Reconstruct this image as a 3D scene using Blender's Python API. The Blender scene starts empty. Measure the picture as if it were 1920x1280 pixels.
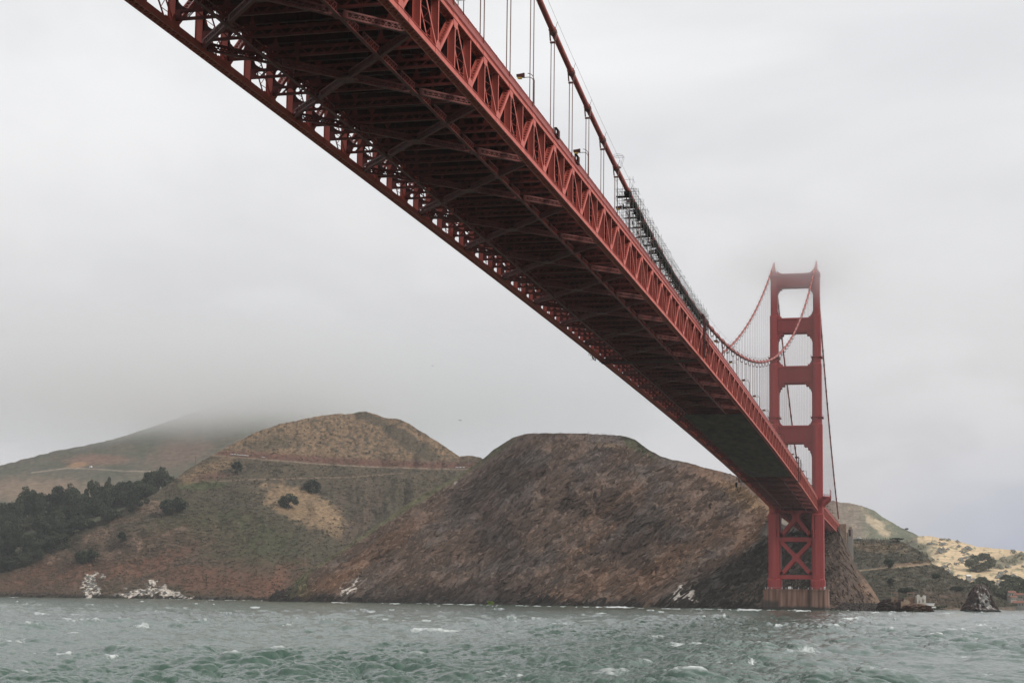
import bpy, math, random
import numpy as np
from mathutils import Matrix, Vector

# ------------------------------------------------------------------ camera
W0, H0 = 1920.0, 1280.0
CAM = np.array([68.72, -1087.03, 4.66])
YAW, PIT, ROL, FPX, PCX, PCY = -.2364, .0978, .0125, 3104.5, -8.3, 178.0
_f = np.array([math.sin(YAW)*math.cos(PIT), math.cos(YAW)*math.cos(PIT), math.sin(PIT)])
_r = np.array([math.cos(YAW), -math.sin(YAW), 0.0])
_u = np.cross(_r, _f)
_R = _r*math.cos(ROL)+_u*math.sin(ROL)
_U = -_r*math.sin(ROL)+_u*math.cos(ROL)
sc = bpy.context.scene
col = sc.collection
cd = bpy.data.cameras.new('camera')
cam = bpy.data.objects.new('camera', cd)
col.objects.link(cam)
cd.sensor_width = 36.0
cd.lens = FPX/W0*36.0
cd.shift_x = -PCX/W0
cd.shift_y = PCY/W0
cd.clip_start = 1.0
cd.clip_end = 30000.0
m = Matrix.Identity(4)
for i in range(3):
    m[i][0], m[i][1], m[i][2], m[i][3] = _R[i], _U[i], -_f[i], CAM[i]
cam.matrix_world = m
sc.camera = cam
sc.view_settings.view_transform = 'Standard'
sc.view_settings.look = 'None'
sc.view_settings.exposure = 0.0
sc.view_settings.gamma = 1.0
sc.cycles.use_denoising = True
sc.cycles.max_bounces = 9
sc.cycles.diffuse_bounces = 3
sc.cycles.glossy_bounces = 3
sc.cycles.volume_bounces = 8
sc.cycles.transparent_max_bounces = 8
sc.cycles.volume_step_rate = 1.0
sc.cycles.volume_max_steps = 64
sc.cycles.sample_clamp_indirect = 4.0

def ray(px, py):
    px = np.asarray(px, float)[..., None]; py = np.asarray(py, float)[..., None]
    return _f+_R*(px-W0/2-PCX)/FPX-_U*(py-H0/2-PCY)/FPX
def az_el(px, py):
    d = ray(px, py)
    return np.arctan2(d[..., 0], d[..., 1]), d[..., 2]/np.hypot(d[..., 0], d[..., 1])
def at_d(px, py, D):
    a, e = az_el(px, py)
    return np.stack([CAM[0]+np.sin(a)*D, CAM[1]+np.cos(a)*D, CAM[2]+e*D], -1)
def on_z(px, py, z=0.0):
    d = ray(px, py); t = (z-CAM[2])/d[..., 2]
    return CAM+d*t[..., None]
def on_x(px, py, x):
    d = ray(px, py); t = (x-CAM[0])/d[..., 0]
    return CAM+d*t[..., None]

# ------------------------------------------------------------------ world and sun
SUN_EL, SUN_AZ = math.radians(38), math.radians(100)      # compass azimuth, +Y is north
world = bpy.data.worlds.new('World')
sc.world = world
world.use_nodes = True
nt = world.node_tree
nt.nodes.clear()
def wn(t, **k):
    n = nt.nodes.new(t)
    for a, b in k.items():
        setattr(n, a, b)
    return n
def wmath(op, a, b=None, c=None, clamp=False):
    n = wn('ShaderNodeMath', operation=op, use_clamp=clamp)
    for i, v in enumerate((a, b, c)):
        if v is None: continue
        if isinstance(v, (int, float)): n.inputs[i].default_value = v
        else: nt.links.new(v, n.inputs[i])
    return n.outputs[0]
def wmap(v, a, b, c, d):
    n = wn('ShaderNodeMapRange', interpolation_type='SMOOTHSTEP')
    nt.links.new(v, n.inputs[0])
    for i, q in enumerate((a, b, c, d)): n.inputs[i+1].default_value = q
    return n.outputs[0]
def wmix(f, a, b, bt='MIX'):
    n = wn('ShaderNodeMix', data_type='RGBA', blend_type=bt)
    if isinstance(f, (int, float)): n.inputs[0].default_value = f
    else: nt.links.new(f, n.inputs[0])
    for i, v in ((6, a), (7, b)):
        if isinstance(v, tuple): n.inputs[i].default_value = (*v, 1)
        else: nt.links.new(v, n.inputs[i])
    return n.outputs[2]
sky = wn('ShaderNodeTexSky', sky_type='NISHITA', sun_disc=False, sun_elevation=SUN_EL, sun_rotation=SUN_AZ)
tc = wn('ShaderNodeTexCoord')
sep = wn('ShaderNodeSeparateXYZ')
nt.links.new(tc.outputs['Generated'], sep.inputs[0])
elev = sep.outputs[2]
# coordinate to the right of the view (east) in direction space
east = wmath('DIVIDE', sep.outputs[0], wmath('MAXIMUM', sep.outputs[1], 0.2))
mp = wn('ShaderNodeMapping'); mp.inputs['Scale'].default_value = (1.0, 1.0, 2.2)
nt.links.new(tc.outputs['Generated'], mp.inputs[0])
n1 = wn('ShaderNodeTexNoise'); n1.inputs['Scale'].default_value = 2.6; n1.inputs['Detail'].default_value = 5; n1.inputs['Roughness'].default_value = .5; n1.inputs['Distortion'].default_value = .5
nt.links.new(mp.outputs[0], n1.inputs['Vector'])
n2 = wn('ShaderNodeTexNoise'); n2.inputs['Scale'].default_value = 9; n2.inputs['Detail'].default_value = 4; n2.inputs['Distortion'].default_value = .3
nt.links.new(mp.outputs[0], n2.inputs['Vector'])
hi = wmap(elev, 0.06, 0.34, 0.0, 1.0)
c0 = wmix(hi, (.65, .635, .645), (.96, .965, .975))
cl = wmap(n1.outputs[0], .34, .66, 0, 1)
c1 = wmix(wmath('MULTIPLY', cl, .5), c0, (.56, .57, .60))
c1 = wmix(wmath('MULTIPLY', wmap(n2.outputs[0], .42, .68, 0, 1), .28), c1, (.86, .865, .89))
# thin cloud low in the east lets the blue through
blue = wmath('MULTIPLY', wmap(wmath('ADD', east, wmath('MULTIPLY', wmath('SUBTRACT', n1.outputs[0], .5), .35)), -.12, .10, 0, 1), wmap(wmath('ADD', elev, wmath('MULTIPLY', wmath('SUBTRACT', n2.outputs[0], .5), .06)), .02, .13, 1, 0))
c2 = wmix(wmath('MULTIPLY', blue, .9), c1, (.40, .44, .59))
bg1 = wn('ShaderNodeBackground'); nt.links.new(c2, bg1.inputs[0]); bg1.inputs[1].default_value = 1.0
bg2 = wn('ShaderNodeBackground'); nt.links.new(sky.outputs[0], bg2.inputs[0]); bg2.inputs[1].default_value = .08
mx = wn('ShaderNodeMixShader')
nt.links.new(wmath('MULTIPLY', blue, .18), mx.inputs[0])
nt.links.new(bg1.outputs[0], mx.inputs[1]); nt.links.new(bg2.outputs[0], mx.inputs[2])
wo = wn('ShaderNodeOutputWorld'); nt.links.new(mx.outputs[0], wo.inputs[0])

sd = bpy.data.lights.new('sun', 'SUN'); sd.energy = 2.5; sd.angle = math.radians(12); sd.color = (1, .95, .88)
so = bpy.data.objects.new('sun', sd); col.objects.link(so)
sv = Vector((math.sin(SUN_AZ)*math.cos(SUN_EL), math.cos(SUN_AZ)*math.cos(SUN_EL), math.sin(SUN_EL)))
so.rotation_euler = sv.to_track_quat('Z', 'Y').to_euler(); so.location = (300, -900, 400)

# ------------------------------------------------------------------ materials
def mat(name, color=(.5, .5, .5), rough=.7, spec=.3, metal=0.0, var=0.0, scale=1.0, dark=None, bump=0.0, bscale=None, attr=None, stretch=(1, 1, 1), detail=6):
    M = bpy.data.materials.new(name); M.use_nodes = True
    t = M.node_tree; b = t.nodes['Principled BSDF']
    b.inputs['Roughness'].default_value = rough; b.inputs['Metallic'].default_value = metal
    b.inputs['Specular IOR Level'].default_value = spec
    geo = t.nodes.new('ShaderNodeNewGeometry')
    mpn = t.nodes.new('ShaderNodeMapping'); mpn.inputs['Scale'].default_value = stretch
    t.links.new(geo.outputs['Position'], mpn.inputs[0])
    src = None
    if attr:
        a = t.nodes.new('ShaderNodeAttribute'); a.attribute_name = attr; src = a.outputs['Color']
    if var > 0:
        n = t.nodes.new('ShaderNodeTexNoise'); n.inputs['Scale'].default_value = scale; n.inputs['Detail'].default_value = detail; n.inputs['Roughness'].default_value = .62
        t.links.new(mpn.outputs[0], n.inputs['Vector'])
        r = t.nodes.new('ShaderNodeMapRange'); r.inputs[1].default_value = .3; r.inputs[2].default_value = .7
        t.links.new(n.outputs[0], r.inputs[0])
        x = t.nodes.new('ShaderNodeMix'); x.data_type = 'RGBA'
        t.links.new(r.outputs[0], x.inputs[0])
        if src:
            lo = t.nodes.new('ShaderNodeMix'); lo.data_type = 'RGBA'; lo.blend_type = 'MULTIPLY'; lo.inputs[0].default_value = 1
            t.links.new(src, lo.inputs[6]); lo.inputs[7].default_value = (1-var, 1-var, 1-var, 1)
            hi_ = t.nodes.new('ShaderNodeMix'); hi_.data_type = 'RGBA'; hi_.blend_type = 'MULTIPLY'; hi_.inputs[0].default_value = 1; hi_.clamp_result = False
            t.links.new(src, hi_.inputs[6]); hi_.inputs[7].default_value = (1+var, 1+var, 1+var, 1)
            t.links.new(lo.outputs[2], x.inputs[6]); t.links.new(hi_.outputs[2], x.inputs[7])
        else:
            dk = dark or tuple(c*(1-var) for c in color)
            x.inputs[6].default_value = (*dk, 1); x.inputs[7].default_value = (*color, 1)
        src = x.outputs[2]
    if src: t.links.new(src, b.inputs['Base Color'])
    else: b.inputs['Base Color'].default_value = (*color, 1)
    if bump > 0:
        n = t.nodes.new('ShaderNodeTexNoise'); n.inputs['Scale'].default_value = bscale or scale*3; n.inputs['Detail'].default_value = 5
        t.links.new(mpn.outputs[0], n.inputs['Vector'])
        bp = t.nodes.new('ShaderNodeBump'); bp.inputs['Strength'].default_value = 1.0; bp.inputs['Distance'].default_value = bump
        t.links.new(n.outputs[0], bp.inputs['Height']); t.links.new(bp.outputs[0], b.inputs['Normal'])
    return M
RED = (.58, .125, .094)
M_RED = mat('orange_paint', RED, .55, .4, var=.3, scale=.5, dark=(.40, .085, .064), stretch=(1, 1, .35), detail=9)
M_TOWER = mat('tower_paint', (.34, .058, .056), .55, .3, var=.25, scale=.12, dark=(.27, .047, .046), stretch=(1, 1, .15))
M_DARKRED = mat('dark_red_shade_paint', (.095, .021, .018), .65, .25, var=.4, scale=.8, dark=(.04, .013, .012))  # bridge red darkened for underdeck shade; also dark red on lamps and travelers
M_BRACE = mat('brace_shade_paint', (.20, .038, .031), .6, .3, var=.5, scale=.7, dark=(.085, .022, .019))  # same bridge red, part darkened: underdeck shade mixed into the brace colour
M_CABLE = mat('cable_paint', (.36, .065, .05), .5, .4, var=.3, scale=.6)
M_ROPE = mat('rope_steel', (.16, .07, .06), .6, .3)
M_ASPH = mat('deck_concrete', (.10, .09, .085), .9, .2, var=.3, scale=.4)
M_BLACK = mat('netting_black', (.018, .020, .019), .9, .1, var=.5, scale=.7)
M_NET = mat('containment_sheet', (.20, .125, .110), .85, .15, var=.6, scale=.35, dark=(.09, .055, .048), stretch=(1, .25, 1), bump=.2, bscale=.6)
M_TUBE = mat('scaffold_steel', (.12, .12, .11), .5, .5, metal=.3)
M_STEEL = mat('galvanised', (.35, .35, .36), .5, .5)
M_WHITE = mat('white_paint', (.75, .75, .74), .5, .4, var=.1, scale=2)
M_GLASS = mat('dark_glass', (.02, .025, .03), .1, .5)
M_TYRE = mat('rubber', (.02, .02, .02), .9, .1)
M_SIGN = mat('sign_board', (.62, .62, .60), .6, .3, var=.1, scale=3)
M_LETTER = mat('sign_letters', (.03, .03, .035), .6, .3)
M_AMBER = mat('amber_lens', (.55, .36, .03), .3, .5)
M_WOOD = mat('pole_wood', (.10, .08, .065), .9, .1)
M_STONE = mat('boulder_rock', (.07, .06, .055), .9, .2, var=.5, scale=.6, bump=.1, bscale=2)
M_LAND = mat('land_cover', attr='cover', rough=.95, spec=.1, var=.45, scale=.22, bump=1.6, bscale=.16, detail=8)
M_FARLAND = mat('far_land_cover', attr='cover', rough=.95, spec=.1, var=.3, scale=.06, bump=3.0, bscale=.05, detail=8)
M_CLIFF = mat('cliff_rock', attr='cover', rough=.95, spec=.12, var=.5, scale=.3, bump=1.3, bscale=.35, detail=9)
M_ROCK = mat('sea_rock', attr='cover', rough=.9, spec=.2, var=.35, scale=.5, bump=.4, bscale=.8)
M_LEAF = mat('cypress_foliage', (.045, .055, .034), .9, .1, var=.6, scale=.35, dark=(.018, .025, .017))
M_LEAFB = mat('cypress_foliage_light', (.068, .078, .048), .9, .1, var=.6, scale=.35, dark=(.026, .034, .022))
M_LEAFC = mat('cypress_foliage_olive', (.095, .100, .060), .9, .1, var=.6, scale=.35, dark=(.040, .046, .030))
M_LEAF2 = mat('eucalyptus_foliage', (.16, .165, .11), .9, .1, var=.5, scale=.3, dark=(.06, .07, .045))
M_BUSH = mat('bright_green_leaves', (.22, .33, .05), .8, .2, var=.4, scale=2)
M_BARK = mat('bark', (.09, .07, .055), .95, .1, var=.3, scale=2)
M_ROOF = mat('red_tile', (.24, .11, .08), .8, .2, var=.3, scale=.5)
M_CREAM = mat('cream_wall', (.36, .33, .29), .8, .2, var=.2, scale=.4)
M_RUIN = mat('weathered_white_wall', (.62, .60, .55), .85, .2, var=.35, scale=.5, dark=(.33, .29, .25))
M_RUSTC = mat('rusty_concrete', (.35, .27, .20), .9, .2, var=.5, scale=.35, dark=(.17, .10, .07))

def pier_material():
    M = bpy.data.materials.new('pier_concrete'); M.use_nodes = True
    t = M.node_tree; b = t.nodes['Principled BSDF']; b.inputs['Roughness'].default_value = .9
    geo = t.nodes.new('ShaderNodeNewGeometry'); L = t.links.new
    mp_ = t.nodes.new('ShaderNodeMapping'); mp_.inputs['Scale'].default_value = (1, 1, .06); L(geo.outputs['Position'], mp_.inputs[0])
    n = t.nodes.new('ShaderNodeTexNoise'); n.inputs['Scale'].default_value = .55; n.inputs['Detail'].default_value = 6; L(mp_.outputs[0], n.inputs['Vector'])
    r = t.nodes.new('ShaderNodeValToRGB'); L(n.outputs[0], r.inputs[0])
    e = r.color_ramp.elements
    e[0].position = .33; e[0].color = (.060, .034, .026, 1)
    e[1].position = .68; e[1].color = (.25, .16, .125, 1)
    x = e.new(.5); x.color = (.165, .085, .062, 1)
    # algae and wet band near the water, and a black stain towards the west end
    s = t.nodes.new('ShaderNodeSeparateXYZ'); L(geo.outputs['Position'], s.inputs[0])
    n2_ = t.nodes.new('ShaderNodeTexNoise'); n2_.inputs['Scale'].default_value = .35; n2_.inputs['Detail'].default_value = 4; L(geo.outputs['Position'], n2_.inputs['Vector'])
    a = t.nodes.new('ShaderNodeMath'); a.operation = 'MULTIPLY_ADD'; L(n2_.outputs[0], a.inputs[0]); a.inputs[1].default_value = 3.2; L(s.outputs[2], a.inputs[2])
    w = t.nodes.new('ShaderNodeMapRange'); L(a.outputs[0], w.inputs[0]); w.inputs[1].default_value = 3.0; w.inputs[2].default_value = 4.6; w.inputs[3].default_value = 1; w.inputs[4].default_value = 0
    w2 = t.nodes.new('ShaderNodeMapRange'); L(a.outputs[0], w2.inputs[0]); w2.inputs[1].default_value = 6.5; w2.inputs[2].default_value = 8.5; w2.inputs[3].default_value = .85; w2.inputs[4].default_value = 0
    w3 = t.nodes.new('ShaderNodeMapRange'); L(s.outputs[0], w3.inputs[0]); w3.inputs[1].default_value = -11; w3.inputs[2].default_value = -10.4; w3.inputs[3].default_value = 1; w3.inputs[4].default_value = 0
    q = t.nodes.new('ShaderNodeMath'); q.operation = 'MULTIPLY'; L(w2.outputs[0], q.inputs[0]); L(w3.outputs[0], q.inputs[1])
    q2 = t.nodes.new('ShaderNodeMath'); q2.operation = 'MAXIMUM'; L(q.outputs[0], q2.inputs[0]); L(w.outputs[0], q2.inputs[1])
    mxx = t.nodes.new('ShaderNodeMix'); mxx.data_type = 'RGBA'; L(q2.outputs[0], mxx.inputs[0]); L(r.outputs[0], mxx.inputs[6]); mxx.inputs[7].default_value = (.035, .032, .028, 1)
    L(mxx.outputs[2], b.inputs['Base Color'])
    return M
M_PIER = pier_material()

# ------------------------------------------------------------------ mesh helpers
BOXF = np.array([[0, 1, 3, 2], [4, 6, 7, 5], [0, 4, 5, 1], [2, 3, 7, 6], [0, 2, 6, 4], [1, 5, 7, 3]])
def arr(*v): return np.array(v, float)
def make_mesh(name, V, F, material=None, smooth=False):
    me = bpy.data.meshes.new(name)
    V = np.asarray(V, np.float32); F = np.asarray(F, np.int32)
    k = F.shape[1]
    me.vertices.add(len(V)); me.vertices.foreach_set('co', V.ravel())
    me.loops.add(F.size); me.loops.foreach_set('vertex_index', F.ravel())
    me.polygons.add(len(F)); me.polygons.foreach_set('loop_start', np.arange(0, F.size, k, dtype=np.int32))
    me.polygons.foreach_set('loop_total', np.full(len(F), k, np.int32))
    me.polygons.foreach_set('use_smooth', np.full(len(F), smooth))
    me.update(calc_edges=True); me.validate()
    if material: me.materials.append(material)
    return me
class MB:
    def __init__(s): s.v = []; s.f = []; s.n = 0
    def raw(s, V, F):
        V = np.asarray(V, float).reshape(-1, 3); F = np.asarray(F, int)
        if F.shape[1] == 3: F = np.concatenate([F, F[:, 2:3]], 1)
        s.v.append(V); s.f.append(F+s.n); s.n += len(V)
    def beams(s, A, B, w, h, up=(0, 0, 1)):
        A = np.atleast_2d(np.asarray(A, float)); B = np.atleast_2d(np.asarray(B, float))
        d = B-A; L = np.linalg.norm(d, axis=1, keepdims=True); L[L == 0] = 1; d = d/L
        up = np.broadcast_to(np.asarray(up, float), d.shape)
        x = np.cross(d, up); nx = np.linalg.norm(x, axis=1, keepdims=True)
        bad = nx[:, 0] < 1e-6
        if bad.any(): x[bad] = np.cross(d[bad], np.array([1., 0, 0])); nx = np.linalg.norm(x, axis=1, keepdims=True)
        x /= nx; y = np.cross(x, d)
        x = x*w/2; y = y*h/2
        P = [A-x-y, A+x-y, A-x+y, A+x+y, B-x-y, B+x-y, B-x+y, B+x+y]
        V = np.stack(P, 1).reshape(-1, 3)
        F = (BOXF[None]+8*np.arange(len(A))[:, None, None]).reshape(-1, 4)
        s.raw(V, F); return s
    def box(s, lo, hi):
        (a, b, c), (d, e, f) = lo, hi
        V = [(x, y, z) for x in (a, d) for y in (b, e) for z in (c, f)]
        V = np.array(V, float)
        s.raw(V, [[0, 1, 3, 2], [4, 6, 7, 5], [0, 4, 5, 1], [2, 3, 7, 6], [0, 2, 6, 4], [1, 5, 7, 3]]); return s
    def tube(s, P, r, n=8, cap=True):
        P = np.asarray(P, float); N = len(P); r = np.broadcast_to(np.asarray(r, float), (N,))
        T = np.gradient(P, axis=0); T /= np.linalg.norm(T, axis=1, keepdims=True)
        up = np.array([0, 0, 1.]) if abs(T[0][2]) < .9 else np.array([1., 0, 0])
        X = np.cross(T, up); X /= np.linalg.norm(X, axis=1, keepdims=True); Y = np.cross(X, T)
        a = np.linspace(0, 2*np.pi, n, endpoint=False)
        V = P[:, None]+(X[:, None]*np.cos(a)[None, :, None]+Y[:, None]*np.sin(a)[None, :, None])*r[:, None, None]
        i, j = np.meshgrid(np.arange(N-1), np.arange(n), indexing='ij')
        F = np.stack([i*n+j, i*n+(j+1) % n, (i+1)*n+(j+1) % n, (i+1)*n+j], -1).reshape(-1, 4)
        s.raw(V.reshape(-1, 3), F)
        if cap:
            for e, o in ((0, 0), (N-1, (N-1)*n)):
                c = len(V.reshape(-1, 3))
                s.raw(np.vstack([V[e], P[e]]), [[k, (k+1) % n, n, n] for k in range(n)])
        return s
    def extrude(s, pts, z0, z1, pts2=None):
        # vertical extrusion of a simple plan polygon, fan caps
        p = np.asarray(pts, float); q = np.asarray(pts2 if pts2 is not None else pts, float); n = len(p)
        V = np.vstack([np.c_[p, np.full(n, z0)], np.c_[q, np.full(n, z1)], [[*p.mean(0), z0], [*q.mean(0), z1]]])
        F = [[i, (i+1) % n, n+(i+1) % n, n+i] for i in range(n)]
        F += [[(i+1) % n, i, 2*n, 2*n] for i in range(n)]+[[n+i, n+(i+1) % n, 2*n+1, 2*n+1] for i in range(n)]
        s.raw(V, F); return s
    def plate(s, pts, nrm, th):
        # planar convex-ish polygon extruded by th along nrm (fan about its centroid)
        p = np.asarray(pts, float); nrm = np.asarray(nrm, float); n = len(p)
        a = p-nrm*th/2; b = p+nrm*th/2
        V = np.vstack([a, b, a.mean(0), b.mean(0)])
        F = [[i, (i+1) % n, n+(i+1) % n, n+i] for i in range(n)]
        F += [[(i+1) % n, i, 2*n, 2*n] for i in range(n)]+[[n+i, n+(i+1) % n, 2*n+1, 2*n+1] for i in range(n)]
        s.raw(V, F); return s
    def merge(s, o):
        for v, f in zip(o.v, o.f): pass
        V = np.vstack(o.v); F = np.vstack(o.f); s.raw(V, F); return s
    def mesh(s, name, material, smooth=False):
        V = np.vstack(s.v); F = np.vstack(s.f)
        tri = F[:, 2] == F[:, 3]
        me = bpy.data.meshes.new(name)
        me.vertices.add(len(V)); me.vertices.foreach_set('co', V.astype(np.float32).ravel())
        lt = np.where(tri, 3, 4).astype(np.int32); ls = np.concatenate([[0], np.cumsum(lt)[:-1]]).astype(np.int32)
        msk = np.ones(F.shape, bool); msk[tri, 3] = False
        li = F[msk].astype(np.int32)
        me.loops.add(len(li)); me.loops.foreach_set('vertex_index', li)
        me.polygons.add(len(F)); me.polygons.foreach_set('loop_start', ls); me.polygons.foreach_set('loop_total', lt)
        me.polygons.foreach_set('use_smooth', np.full(len(F), smooth))
        me.update(calc_edges=True)
        if material: me.materials.append(material)
        return me
def link(name, me, parent=None, loc=None, rz=None):
    o = bpy.data.objects.new(name, me); col.objects.link(o)
    if parent: o.parent = parent
    if loc is not None: o.location = tuple(float(q) for q in loc)
    if rz is not None: o.rotation_euler = (0, 0, rz)
    return o
def part(name, mb, material, parent, smooth=False, stuff=False, label=None):
    o = link(name, mb.mesh(name, material, smooth), parent)
    if stuff: o['kind'] = 'stuff'
    if label: o['label'] = label
    return o
def tag(o, label=None, cat=None, group=None, kind=None):
    if label: o['label'] = label
    if cat: o['category'] = cat
    if group: o['group'] = group
    if kind: o['kind'] = kind
    return o
def empty(name, loc=(0, 0, 0), label=None, cat=None, group=None, parent=None, rz=0):
    o = bpy.data.objects.new(name, None); col.objects.link(o); o.location = tuple(float(q) for q in loc)
    o.rotation_euler = (0, 0, rz); o.empty_display_size = 1
    if parent: o.parent = parent
    return tag(o, label, cat, group)
def copy_tree(o, parent=None):
    c = o.copy(); col.objects.link(c); c.parent = parent
    for ch in list(o.children): copy_tree(ch, c)
    return c
# numpy gradient noise
def _hash(ix, iy, seed):
    h = (ix.astype(np.int64)*374761393+iy.astype(np.int64)*668265263+seed*1274126177) & 0xffffffff
    h = ((h ^ (h >> 13))*1274126177) & 0xffffffff
    return (h ^ (h >> 16))/4294967296.0
def gn(x, y, seed=0):
    x0 = np.floor(x); y0 = np.floor(y); fx = x-x0; fy = y-y0
    ux = fx*fx*fx*(fx*(fx*6-15)+10); uy = fy*fy*fy*(fy*(fy*6-15)+10)
    def g(i, j):
        a = _hash(x0+i, y0+j, seed)*2*np.pi
        return np.cos(a)*(fx-i)+np.sin(a)*(fy-j)
    a = g(0, 0); b = g(1, 0); c = g(0, 1); d = g(1, 1)
    return ((a*(1-ux)+b*ux)*(1-uy)+(c*(1-ux)+d*ux)*uy)*1.5
def fbm(x, y, o=5, seed=0, gain=.5):
    s = 0; a = 1; t = 0
    for k in range(o):
        s = s+a*gn(x*2**k+17.3*k, y*2**k-9.1*k, seed+k); t += a; a *= gain
    return s/t
def ridged(x, y, o=4, seed=0):
    s = 0; a = 1; t = 0
    for k in range(o):
        s = s+a*(1-2*np.abs(gn(x*2**k+7.3*k, y*2**k+3.1*k, seed+k))); t += a; a *= .5
    return s/t
def sst(a, b, x):
    t = np.clip((x-a)/(b-a), 0, 1); return t*t*(3-2*t)

# ------------------------------------------------------------------ terrain
HILLS = {}; COLS = {}
def smooth(px, pts, w):
    x = np.linspace(px[0]-3*w, px[-1]+3*w, 900); y = np.interp(x, *zip(*pts))
    k = np.exp(-.5*(np.arange(-200, 201)*(x[1]-x[0])/w)**2); k /= k.sum()
    y = np.convolve(np.pad(y, 200, mode='edge'), k, 'valid')
    return np.interp(px, x, y)
def hill(name, px0, px1, ridge, base, Dr, Db, nx, ny, colour, material, rough=0.0, sil=0.0, prof=1.0, relief=None, back=400.0, zfloor=-6.0, seed=1, smw=45.0, gain=1.0):
    """land surface seen from the shore (base) to its crest (ridge); crest and foot are given
    where they are sighted and how far off they stand, the back falls away behind the crest"""
    px = np.linspace(px0, px1, nx)
    yr = np.interp(px, *zip(*ridge)); yb = np.interp(px, *zip(*base))
    DR = smooth(px, Dr, smw); DB = smooth(px, Db, smw)
    t = np.linspace(0, 1, ny)[:, None]
    a, er = az_el(px, yr); _, eb = az_el(px, yb)
    ezero = (0-CAM[2])/DB
    eb = np.where(np.abs(eb-ezero) < .002, ezero-.0012, eb)
    lat = (a*DR)[None, :]*np.ones_like(t)
    er2 = er+sil*(fbm(px/14., px*0+.5, 5, seed+50)+.6*fbm(px/2.5, px*0+4.5, 3, seed+51))/FPX
    EL = eb+(er-eb)*t+(er2-er)*t**14
    D = DB+(DR-DB)*t**prof
    zapp = EL*D
    if relief is not None:
        env = np.sin(np.pi*np.clip(t, 0, 1))**.6*.85+.15
        dd = relief(px[None, :]*np.ones_like(t), (yb+(yr-yb)*t), lat, zapp)*env
        D = np.maximum.accumulate(D+dd-.02*(DR-DB)*(1-t), 0)
    P = np.stack([CAM[0]+np.sin(a)*D, CAM[1]+np.cos(a)*D, CAM[2]+EL*D], -1)
    PX = px[None, :]*np.ones_like(t); PY = yb+(yr-yb)*t
    # back slope
    nb = 10
    tb = np.linspace(0, 1, nb+1)[1:, None]
    Pb = np.stack([CAM[0]+np.sin(a)*(D[-1]+back*tb), CAM[1]+np.cos(a)*(D[-1]+back*tb), P[-1, :, 2]*(1-tb**1.5)*np.ones_like(tb)+zfloor*tb**1.5], -1)
    # foot goes below the water or the land in front
    Pf = P[:1].copy(); Pf[..., 2] = np.minimum(P[0, :, 2]-4, zfloor)
    V = np.concatenate([Pf, P, Pb], 0)
    cxy = colour(PX, PY, lat, t*np.ones_like(PX), P)*np.array(gain)
    C = np.concatenate([cxy[:1], cxy, np.repeat(cxy[-1:], nb, 0)], 0)
    n = V.shape[0]
    i, j = np.meshgrid(np.arange(n-1), np.arange(nx-1), indexing='ij')
    F = np.stack([i*nx+j, i*nx+j+1, (i+1)*nx+j+1, (i+1)*nx+j], -1).reshape(-1, 4)
    me = make_mesh(name, V.reshape(-1, 3), F, material, True)
    ca = me.color_attributes.new('cover', 'FLOAT_COLOR', 'POINT')
    C4 = np.ones((C.shape[0]*nx, 4), np.float32); C4[:, :3] = np.clip(C.reshape(-1, 3), .004, .95)
    ca.data.foreach_set('color', C4.ravel())
    o = link(name, me); o['kind'] = 'structure'
    HILLS[name] = (px, yr, yb, P); COLS[name] = cxy
    return o
def surf(name, x, y):
    """point of a hill surface sighted at photograph position x, y"""
    px, yr, yb, P = HILLS[name]
    j = int(np.clip(round((x-px[0])/(px[1]-px[0])), 0, len(px)-1))
    t = (y-yb[j])/(yr[j]-yb[j]); i = np.clip(t, 0, 1)*(P.shape[0]-1)
    i0 = int(math.floor(i)); i1 = min(i0+1, P.shape[0]-1); f = i-i0
    return P[i0, j]*(1-f)+P[i1, j]*f
def mixc(c, k, m_): return c*(1-m_[..., None])+np.array(k)*m_[..., None]
def blob(PX, PY, x, y, rx, ry, ang=0, soft=.35, nz=.5, seed=3):
    c, s = math.cos(math.radians(ang)), math.sin(math.radians(ang))
    u = ((PX-x)*c+(PY-y)*s)/rx; v = (-(PX-x)*s+(PY-y)*c)/ry
    d = np.sqrt(u*u+v*v)+nz*fbm(PX/18., PY/12., 5, seed, .6)
    return sst(1+soft, 1-soft, d)
def line_mask(PX, PY, pts, w):
    y = np.interp(PX, *zip(*pts), left=-999, right=-999)
    return sst(w, w*.4, np.abs(PY-y))

BROWN = (.135, .100, .082); GREEN = (.090, .082, .060); DGREEN = (.060, .062, .045); TAN = (.34, .255, .165); REDDISH = (.185, .100, .072); DARK = (.034, .031, .030); GUANO = (.62, .61, .58); PALE = (.30, .24, .19)

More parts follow.
